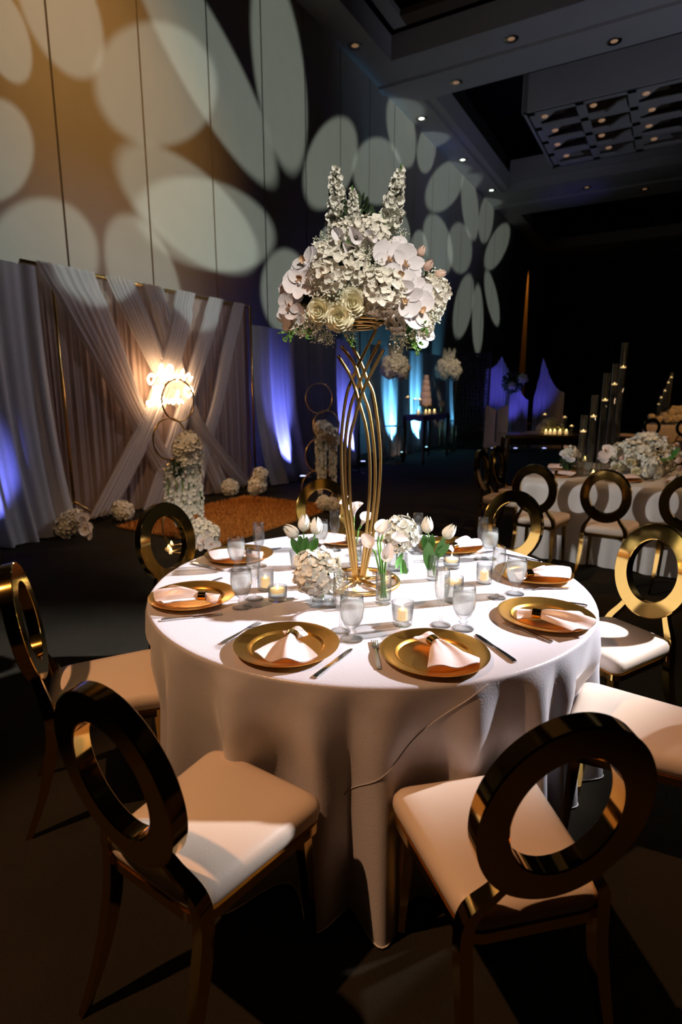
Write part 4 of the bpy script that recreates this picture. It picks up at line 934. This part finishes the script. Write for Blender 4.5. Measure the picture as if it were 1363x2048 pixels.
def tall_fl(px, py, Yp, z0, label, r=.31, seed=1):
    c = at(px, py, Yp); t = thing('tall_flower_vase', label, 'flower vase', (c.x, Yp, z0), 0, 'tall flower vases by the cake table'); H = c.z-z0
    MB().lathe([(.001, 0), (.09, 0), (.09, .01), (.02, .04), (.02, H*.6), (.07, H-.12), (.067, H-.12), (.001, H*.6)], 20).obj('glass', 'glass', t)
    fl(t, FOL, (0, 0, H), r*.8); rn = random.Random(seed)
    for d in fib(22, -.7): fl(t, HYD[rn.randrange(3)], Vector((0, 0, H))+d*r*.72, r*rn.uniform(.34, .46), d, rn.uniform(0, 6))
    for k in range(3): fl(t, STOCK, (.05*k-.05, 0, H+r*.6), .40, (.25*k-.2, -.1, 1))
p = plinth(786, 927, .85, 'open metal plinth left of the cake table'); tall_fl(789, 735, p.y, .85, 'white flower globe on a tall vase left of the cake', .30, 1)
p = plinth(894, 903, .85, 'open metal plinth right of the cake table'); tall_fl(895, 740, p.y, .85, 'white flower globe on a tall vase beside the perforated screen', .32, 2)
# perforated screen
p0, p1 = on(906, 897), on(971, 897); sd = p1-p0; sa = math.atan2(sd.y, sd.x); SWD = sd.length; SH = 2.66
sp = thing('perforated_screen', 'tall dark screen with irregular cut-out holes', 'screen', p0, sa)
for x in (0, SWD): MB().box((x, 0, SH/2), (.05, .05, SH)).obj('post', 'dark', sp, False)
for z in (.025, SH-.025): MB().box((SWD/2, 0, z), (SWD-.05, .05, .05)).obj('rail', 'dark', sp, False)
b = MB(); rn = random.Random(9); nx, nz = 9, 24
PT = {}
for i in range(nx+1):
    for j in range(nz+1):
        e = 0 if i in (0, nx) else rn.uniform(-.03, .03); e2 = 0 if j in (0, nz) else rn.uniform(-.03, .03)
        PT[i, j] = Vector((.02+(SWD-.04)*i/nx+e+(.025 if j % 2 and 0 < i < nx else 0), 0, .05+(SH-.1)*j/nz+e2))
for (i, j), p in PT.items():
    if i < nx: b.tube([p, PT[i+1, j]], .013, 4)
    if j < nz: b.tube([p, PT[i, j+1]], .013, 4)
o = b.obj('cut_out_mesh', 'dark', sp, False)

# ================================================================== SWEETHEART TABLE
SY = 11.6; a0, a1 = at(1010, 872, SY), at(1152, 868, SY+.4)
STZ = .74
st = thing('mirrored_table', 'dark gold sweetheart table with a mirrored apron', 'table', ((a0.x+a1.x)/2, SY+.2, 0), -.1)
SL = a1.x-a0.x
MB().box((0, 0, STZ-.03), (SL, .8, .06)).obj('table_top', 'goldm', st, False)
for x in (-1, 1):
    for y in (-1, 1): MB().tube([(x*(SL/2-.08), y*.34, STZ-.061), (x*(SL/2-.05), y*.36, 0)], [.045, .03], 4).obj('leg', 'gold', st, True, 30)
MB().box((0, -.36, STZ-.13), (SL-.2, .02, .14)).obj('apron', 'dark', st, False)
q = on(1000, 932)
wc = thing('high_back_chair', 'white high-back chair with a split back at the sweetheart table', 'chair', (q.x-.1, q.y+.1, 0), .2)
for y in (-.13, .13):
    MB().grid(lambda u, v, y=y: (y+(u-.5)*.22, .20-.03*math.cos((u-.5)*2)-.06*v, .46+v*(.82+.05*(1 if y < 0 else .7)-abs(u-(0 if y < 0 else 1))*.10*v)), 5, 8).obj('back_slat', 'white', wc)
    MB().grid(lambda u, v, y=y: (y+(u-.5)*.22, .235-.03*math.cos((u-.5)*2)-.06*v, .46+v*(.82+.05*(1 if y < 0 else .7)-abs(u-(0 if y < 0 else 1))*.10*v)), 5, 8).obj('back_slat', 'white', wc)
MB().box((0, -.02, .45), (.50, .48, .09)).obj('seat', 'white', wc, False)
for x in (-1, 1):
    for y in (-1, 1): MB().tube([(x*.20, y*.19, .404), (x*.23, y*.23, 0)], [.022, .015], 4).obj('leg', 'goldm', wc)
wc.rotation_euler = (0, 0, math.radians(160))
# flowers and candles on it
tf = thing('sweetheart_flowers', 'low blush and white flowers on the sweetheart table', 'flowers', (at(1105, 860, SY).x, SY+.15, STZ))
for i, (x, z, r, k) in enumerate([(-.18, .10, .12, 0), (0, .14, .15, 1), (.16, .10, .12, 2), (.05, .24, .10, 0), (-.08, .22, .10, 1)]): fl(tf, HYD[k], (x, .05*(i % 2), z), r, (x, -1, 1), i)
for i in range(5): fl(tf, ROSE, (-.2+.1*i, -.14, .09+.03*(i % 2)), .06, (0, -1, .4))
for k, (x, yt, lb) in enumerate([(1089, 826, 'tall candle behind the sweetheart flowers, left one'), (1129, 832, 'tall candle at the right end of the sweetheart table'), (1120, 848, 'mid-height candle right of the sweetheart flowers'), (1142, 856, 'short candle at the far right of the sweetheart table')]):
    q = at(x, yt, SY+.3); cyl_candle((q.x, SY+.3, STZ), max(.16, q.z-STZ), .045, lb, 'candles on the sweetheart table', .9, False)
for k, (x, lb) in enumerate([(1091, 'bright amber votive at the left of the sweetheart flowers'), (1100, 'second amber votive before the sweetheart flowers'), (1109, 'third amber votive before the sweetheart flowers'), (1120, 'fourth amber votive before the sweetheart flowers'), (1133, 'rightmost amber votive on the sweetheart table')]):
    q = at(x, 866, SY-.1); t = thing('amber_votive', lb, 'candle', (q.x, SY-.1+.01*k, STZ), 0, 'amber votives on the sweetheart table'); link('glass', tumbler(.05, .12, .003, .012, n=18), t); link('candle', PIL, t, X=Tr((0, 0, .014)) @ Matrix.Scale(1.7, 4)); link('flame', LEDF, t, X=Tr((0, 0, .074)) @ Matrix.Scale(2.4, 4))
q = at(1050, 862, SY); o = thing('folded_cloth', 'folded pale cloth on the left of the sweetheart table', 'napkin', (q.x, SY, STZ)); o2 = link('cloth', mk_napkin(33), o, X=Matrix.Scale(1.6, 4)); 
# violet drapes behind it, gathered at two peaks
def swag(name, label, peaks, Y, z0, zlow, mat='drape', seed=1, thick=.05):
    rn = random.Random(seed); P = [at(x, y, Y) for x, y in peaks]; n = 70
    b = MB(); v = []; f = []; xs = [p.x for p in P]; zs = [p.z for p in P]; o0 = Vector(((xs[0]+xs[-1])/2, Y, 0))
    def ztop(x):
        for i in range(len(xs)-1):
            if xs[i] <= x <= xs[i+1]:
                q = (x-xs[i])/(xs[i+1]-xs[i]); return zs[i]+(zs[i+1]-zs[i])*q-.35*math.sin(PI*q)*min(1, (xs[i+1]-xs[i]))
        return zs[-1]
    for j in range(14):
        for i in range(n):
            x = xs[0]+(xs[-1]-xs[0])*i/(n-1); zt = ztop(x); q = j/13
            v.append((x-o0.x, thick*(math.sin(i*1.1)+.5*math.sin(i*.43+q))*(.3+q), zt+(z0-zt)*q))
    for j in range(13):
        for i in range(n-1): f.append((j*n+i, j*n+i+1, (j+1)*n+i+1, (j+1)*n+i))
    o = b.add(v, f).obj(name, mat); o.location = o0; return tag(o, label, 'drape')
swag('swagged_drape', 'violet lit swagged drape between the perforated screen and the sweetheart table', [(970, 735), (1003, 712), (1042, 748)], 16.6, .01, 0, seed=3)
swag('gathered_drape', 'violet lit drape gathered to a peak right of the sweetheart table', [(1066, 800), (1086, 714), (1128, 785)], 16.4, .01, 0, seed=4)
mid = swag('tied_drape', 'bright violet tied-back drape in the middle of the sweetheart canopy', [(1020, 770), (1034, 762), (1056, 800)], 16.2, .01, 0, seed=6)
p = at(1025, 765, 16.1); t = thing('canopy_greenery', 'dark greenery bunch on the sweetheart canopy', 'flowers', p); fl(t, FOL, (0, 0, 0), .35); fl(t, HYD[0], (.2, -.25, .1), .14); fl(t, HYD[1], (-.1, -.28, -.1), .10)
for (x, y, lb) in ((1030, 905, 'small uplight under the tied canopy drape'), (1087, 905, 'small uplight at the right canopy drape'), (985, 905, 'small uplight at the left canopy drape')): uplight(x, y, lb, (.14, .12, 1), 95, yaw=0)

# ================================================================== BANQUET TABLE ON THE RIGHT
E2 = Vector((.82, -.572, 0)).normalized(); N2 = Vector((.572, .82, 0)).normalized(); A2 = math.atan2(E2.y, E2.x)
C2 = Vector((1.75, 5.45, 0)); L2, D2 = 2.9, 1.6
bt = thing('banquet_table', 'long banquet table under an ivory cloth on the right', 'table', C2+E2*L2/2+N2*D2/2, A2)
MB().box((0, 0, .74), (L2-.06, D2-.06, .03)).obj('table_top', 'dark', bt, False)
for x in (-1, 1):
    for y in (-1, 1): MB().box((x*(L2/2-.2), y*(D2/2-.2), .3625), (.05, .05, .725)).obj('leg', 'dark', bt, False)
def rectcloth(L, D, H, fold, amp, m, seed, z0=.008):
    rn = random.Random(seed); ol = outline(D/2, D/2, L/2, .05, 5); pts = []
    for i in range(len(ol)):
        a, c = ol[i], ol[(i+1) % len(ol)]; k = max(1, int((c-a).length/.02))
        for j in range(k): pts.append(a+(c-a)*(j/k))
    n = len(pts); ph = [rn.uniform(0, 6) for _ in range(3)]; per = 0; acc = []
    for i in range(n): acc.append(per); per += (pts[(i+1) % n]-pts[i]).length
    v = []; f = []; rows = [('in', .02), ('in', .5), ('in', .99), ('e', 0)]+[('d', k/14) for k in range(1, 15)]
    for kind, q in rows:
        for i, p in enumerate(pts):
            nn = (pts[(i+1) % n]-pts[i-1]).normalized(); nn = Vector((nn.y, -nn.x))
            if nn.dot(p) < 0: nn = -nn
            if kind == 'in': v.append((p.x*q, p.y*q, H)); continue
            if kind == 'e': v.append((p.x+nn.x*.004, p.y+nn.y*.004, H-.008)); continue
            g = math.sin(acc[i]/per*2*PI*fold+ph[0])+.6*math.sin(acc[i]/per*2*PI*round(fold*1.7)+ph[1]); o_ = .02+q*(.03+amp*g)
            v.append((p.x+nn.x*o_, p.y+nn.y*o_, H-.008+(z0-H+.008)*q))
    for j in range(len(rows)-1):
        for i in range(n): f.append((j*n+i, j*n+(i+1) % n, (j+1)*n+(i+1) % n, (j+1)*n+i))
    return MB().add(v, f).obj('tablecloth', m)
c2 = rectcloth(L2, D2, .765, 30, .022, 'satin2', 4); c2.location = bt.location; c2.rotation_euler = (0, 0, A2); tag(c2, 'ivory floor-length cloth on the long banquet table', 'tablecloth')
def p2(e, n_, z=.766): v = C2+E2*e+N2*n_; return Vector((v.x, v.y, z))
for i, (e, n_, a, lb) in enumerate([(.28, -.28, 0, 'dark ring-back chair at the left of the banquet table front'), (.85, -.30, 0, 'dark ring-back chair in the middle of the banquet table front'), (1.42, -.30, 0, 'dark ring-back chair at the right picture edge by the banquet table'),
                                    (-.30, .42, -90, 'oval-back chair at the near left end of the banquet table'), (-.32, .95, -90, 'oval-back chair at the far left end of the banquet table')]):
    o = dup(ch0); q = p2(e, n_, 0); place(o, q, A2+PI/2+math.radians(a), lb, 'oval-back chairs at the banquet table')
for i, (e, n_, lb) in enumerate([(.28, .26, 'left charger at the front edge of the banquet table'), (.85, .26, 'charger seen through the middle banquet chair'), (1.35, .26, 'right charger at the front edge of the banquet table'), (.24, .75, 'charger at the left end of the banquet table')]):
    o = link('charger_plate', CHG, None, p2(e, n_)); tag(o, 'gold '+lb, 'charger plate', 'chargers on the banquet table')
    k = link('napkin', mk_napkin(50+i), None, p2(e-.03, n_, .774)); k.rotation_euler = (0, 0, A2+i); tag(k, 'blush napkin on the '+lb, 'napkin', 'napkins on the banquet table'); link('napkin_ring', RING, k)
for k, (x, y, yt, wl, lb) in enumerate([(1168, 952, 830, .72, 'shortest tall glass cylinder candle on the banquet table'), (1186, 947, 790, .72, 'second shortest glass cylinder candle on the banquet table'), (1206, 942, 746, .72, 'middle glass cylinder candle on the banquet table'), (1222, 938, 727, .80, 'second tallest glass cylinder candle on the banquet table'), (1236, 934, 685, .80, 'tallest glass cylinder candle on the banquet table')]):
    q = on(x-10, y, .766); top = at(x, yt, q.y); cyl_candle((q.x, q.y, .766), top.z-.766, .034, lb, 'tall cylinder candles on the banquet table', wl)
def bed(name, label, base, items, seed):
    t = thing(name, label, 'flower arrangement', base); rn = random.Random(seed)
    for (px, py, dy, r, k) in items:
        p = at(px, py, base.y+dy)-base; p.z = max(p.z, r*1.02)
        me = {'h': HYD[rn.randrange(3)], 'r': ROSE, 'b': BUD, 'o': ORC, 'f': FOL, 't': TULIP, 'l': LEAF, 'g': GYP[0]}[k]
        fl(t, me, p, r, (rn.uniform(-.5, .5), -.8, rn.uniform(.2, 1)), rn.uniform(0, 6))
    return t
q = on(1270, 955, .766)
bed('table_flower_bed', 'large low bed of cream hydrangeas and blush roses on the banquet table', q, [(1290, 892, .3, .15, 'h'), (1262, 905, .2, .14, 'h'), (1310, 905, .2, .15, 'h'), (1240, 905, .3, .10, 'h'), (1285, 915, .1, .13, 'h'), (1320, 930, .1, .12, 'h'), (1300, 945, -.05, .10, 'h'), (1340, 905, .2, .09, 'h'), (1258, 925, .1, .1, 'h'),
     (1262, 924, -.05, .05, 'r'), (1272, 942, -.1, .05, 'r'), (1236, 935, 0, .06, 'r'), (1230, 945, -.05, .05, 'b'), (1240, 920, .0, .06, 'b'), (1215, 945, .0, .05, 'b'), (1270, 955, -.1, .04, 'r'), (1352, 925, 0, .08, 'b'), (1355, 945, 0, .08, 'b'), (1345, 890, .2, .06, 'b'), (1326, 878, .3, .06, 'b'), (1290, 958, -.1, .06, 'h'), (1310, 960, -.1, .06, 'h'),
     (1340, 920, 0, .16, 'l'), (1335, 930, 0, .16, 'l'), (1290, 940, .2, .13, 'f'), (1330, 940, .2, .13, 'f'), (1250, 945, .2, .11, 'f'), (1222, 930, .1, .08, 't'), (1212, 905, .1, .08, 'o'), (1205, 915, .1, .06, 'o')], 3)
q = on(1143, 948, .766)
bed('small_posy', 'small white posy with leaves at the left of the banquet table', q, [(1140, 905, 0, .07, 'h'), (1128, 910, 0, .05, 'o'), (1140, 915, -.05, .06, 'o'), (1152, 908, 0, .05, 'o'), (1135, 925, 0, .09, 'f'), (1130, 895, .02, .05, 'b'), (1125, 930, 0, .09, 'l'), (1145, 925, 0, .09, 'l')], 4)
for k, (x, y, lb) in enumerate([(1185, 955, 'amber votive beside the shortest cylinder candle'), (1358, 968, 'amber votive at the right picture edge'), (1168, 925, 'small votive behind the shortest cylinder candle'), (1227, 905, 'small candle among the banquet flowers')]):
    q = on(x, y, .766); t = thing('amber_votive', lb, 'candle', (q.x, q.y, .766), 0, 'votives on the banquet table'); link('glass', GVOT, t); link('candle', PIL, t, (0, 0, .0135)); link('flame', LEDF, t, X=Tr((0, 0, .047)) @ Matrix.Scale(1.4, 4))
for k, (e, n_, lb) in enumerate([(.5, .42, 'left wine goblet on the banquet table'), (1.05, .40, 'middle wine goblet on the banquet table'), (1.5, .40, 'right wine goblet on the banquet table')]):
    t = thing('water_goblet', 'stemmed '+lb, 'goblet', p2(e, n_), 0, 'goblets on the banquet table'); link('bowl', GOB, t); link('iced_water', GWAT, t)

# ================================================================== FAR TABLE
q0 = Vector((7.8, 14.9, 0))
t3 = thing('far_table', 'far banquet table under an amber lit cloth', 'table', q0+E2*1.3+N2*.6, A2)
MB().box((0, 0, .74), (2.4, 1.1, .03)).obj('table_top', 'dark', t3, False)
for x in (-1, 1): MB().box((x*1.0, 0, .3625), (.06, .8, .725)).obj('leg', 'dark', t3, False)
c3 = rectcloth(2.5, 1.2, .765, 26, .02, 'satin2', 8); c3.location = t3.location; c3.rotation_euler = (0, 0, A2); tag(c3, 'amber lit cloth on the far banquet table', 'tablecloth')
def p3(e, n_, z=.766): v = q0+E2*e+N2*n_; return Vector((v.x, v.y, z))
for i, (e, n_, a, lb) in enumerate([(.30, -.32, 0, 'far ring-back chair, left of the two at the distant table'), (1.0, -.32, 0, 'far ring-back chair, right of the two at the distant table'), (-.40, .5, -90, 'far chair seen edge-on at the end of the distant table')]):
    o = dup(ch0); place(o, p3(e, n_, 0), A2+PI/2+math.radians(a), lb, 'oval-back chairs at the far table')
q = p3(.95, .6)
bed('far_flower_bed', 'amber lit flower bed on the far table', q, [(1328, 832, 0, .10, 'h'), (1340, 826, 0, .11, 'h'), (1352, 822, 0, .12, 'h'), (1364, 820, 0, .12, 'h'), (1318, 838, 0, .09, 'h'), (1302, 834, 0, .09, 'h'), (1334, 838, -.15, .09, 'h'), (1346, 837, -.15, .10, 'h'), (1358, 836, -.15, .10, 'h'), (1345, 838, .1, .12, 'f'), (1360, 838, .1, .12, 'f'), (1324, 828, .1, .07, 'r'), (1348, 816, .1, .08, 'r')], 6)
for k, (x, yt) in enumerate([(1317, 805), (1322, 790), (1330, 775), (1337, 757), (1343, 745)]):
    q = p3(.55+.09*k, .55); top = at(x, yt, q.y); cyl_candle((top.x, q.y, .766), max(.3, top.z-.766), .04, ('shortest', 'second shortest', 'middle', 'second tallest', 'tallest')[k]+' of the candles climbing on the far table', 'candles on the far table', .9, False)
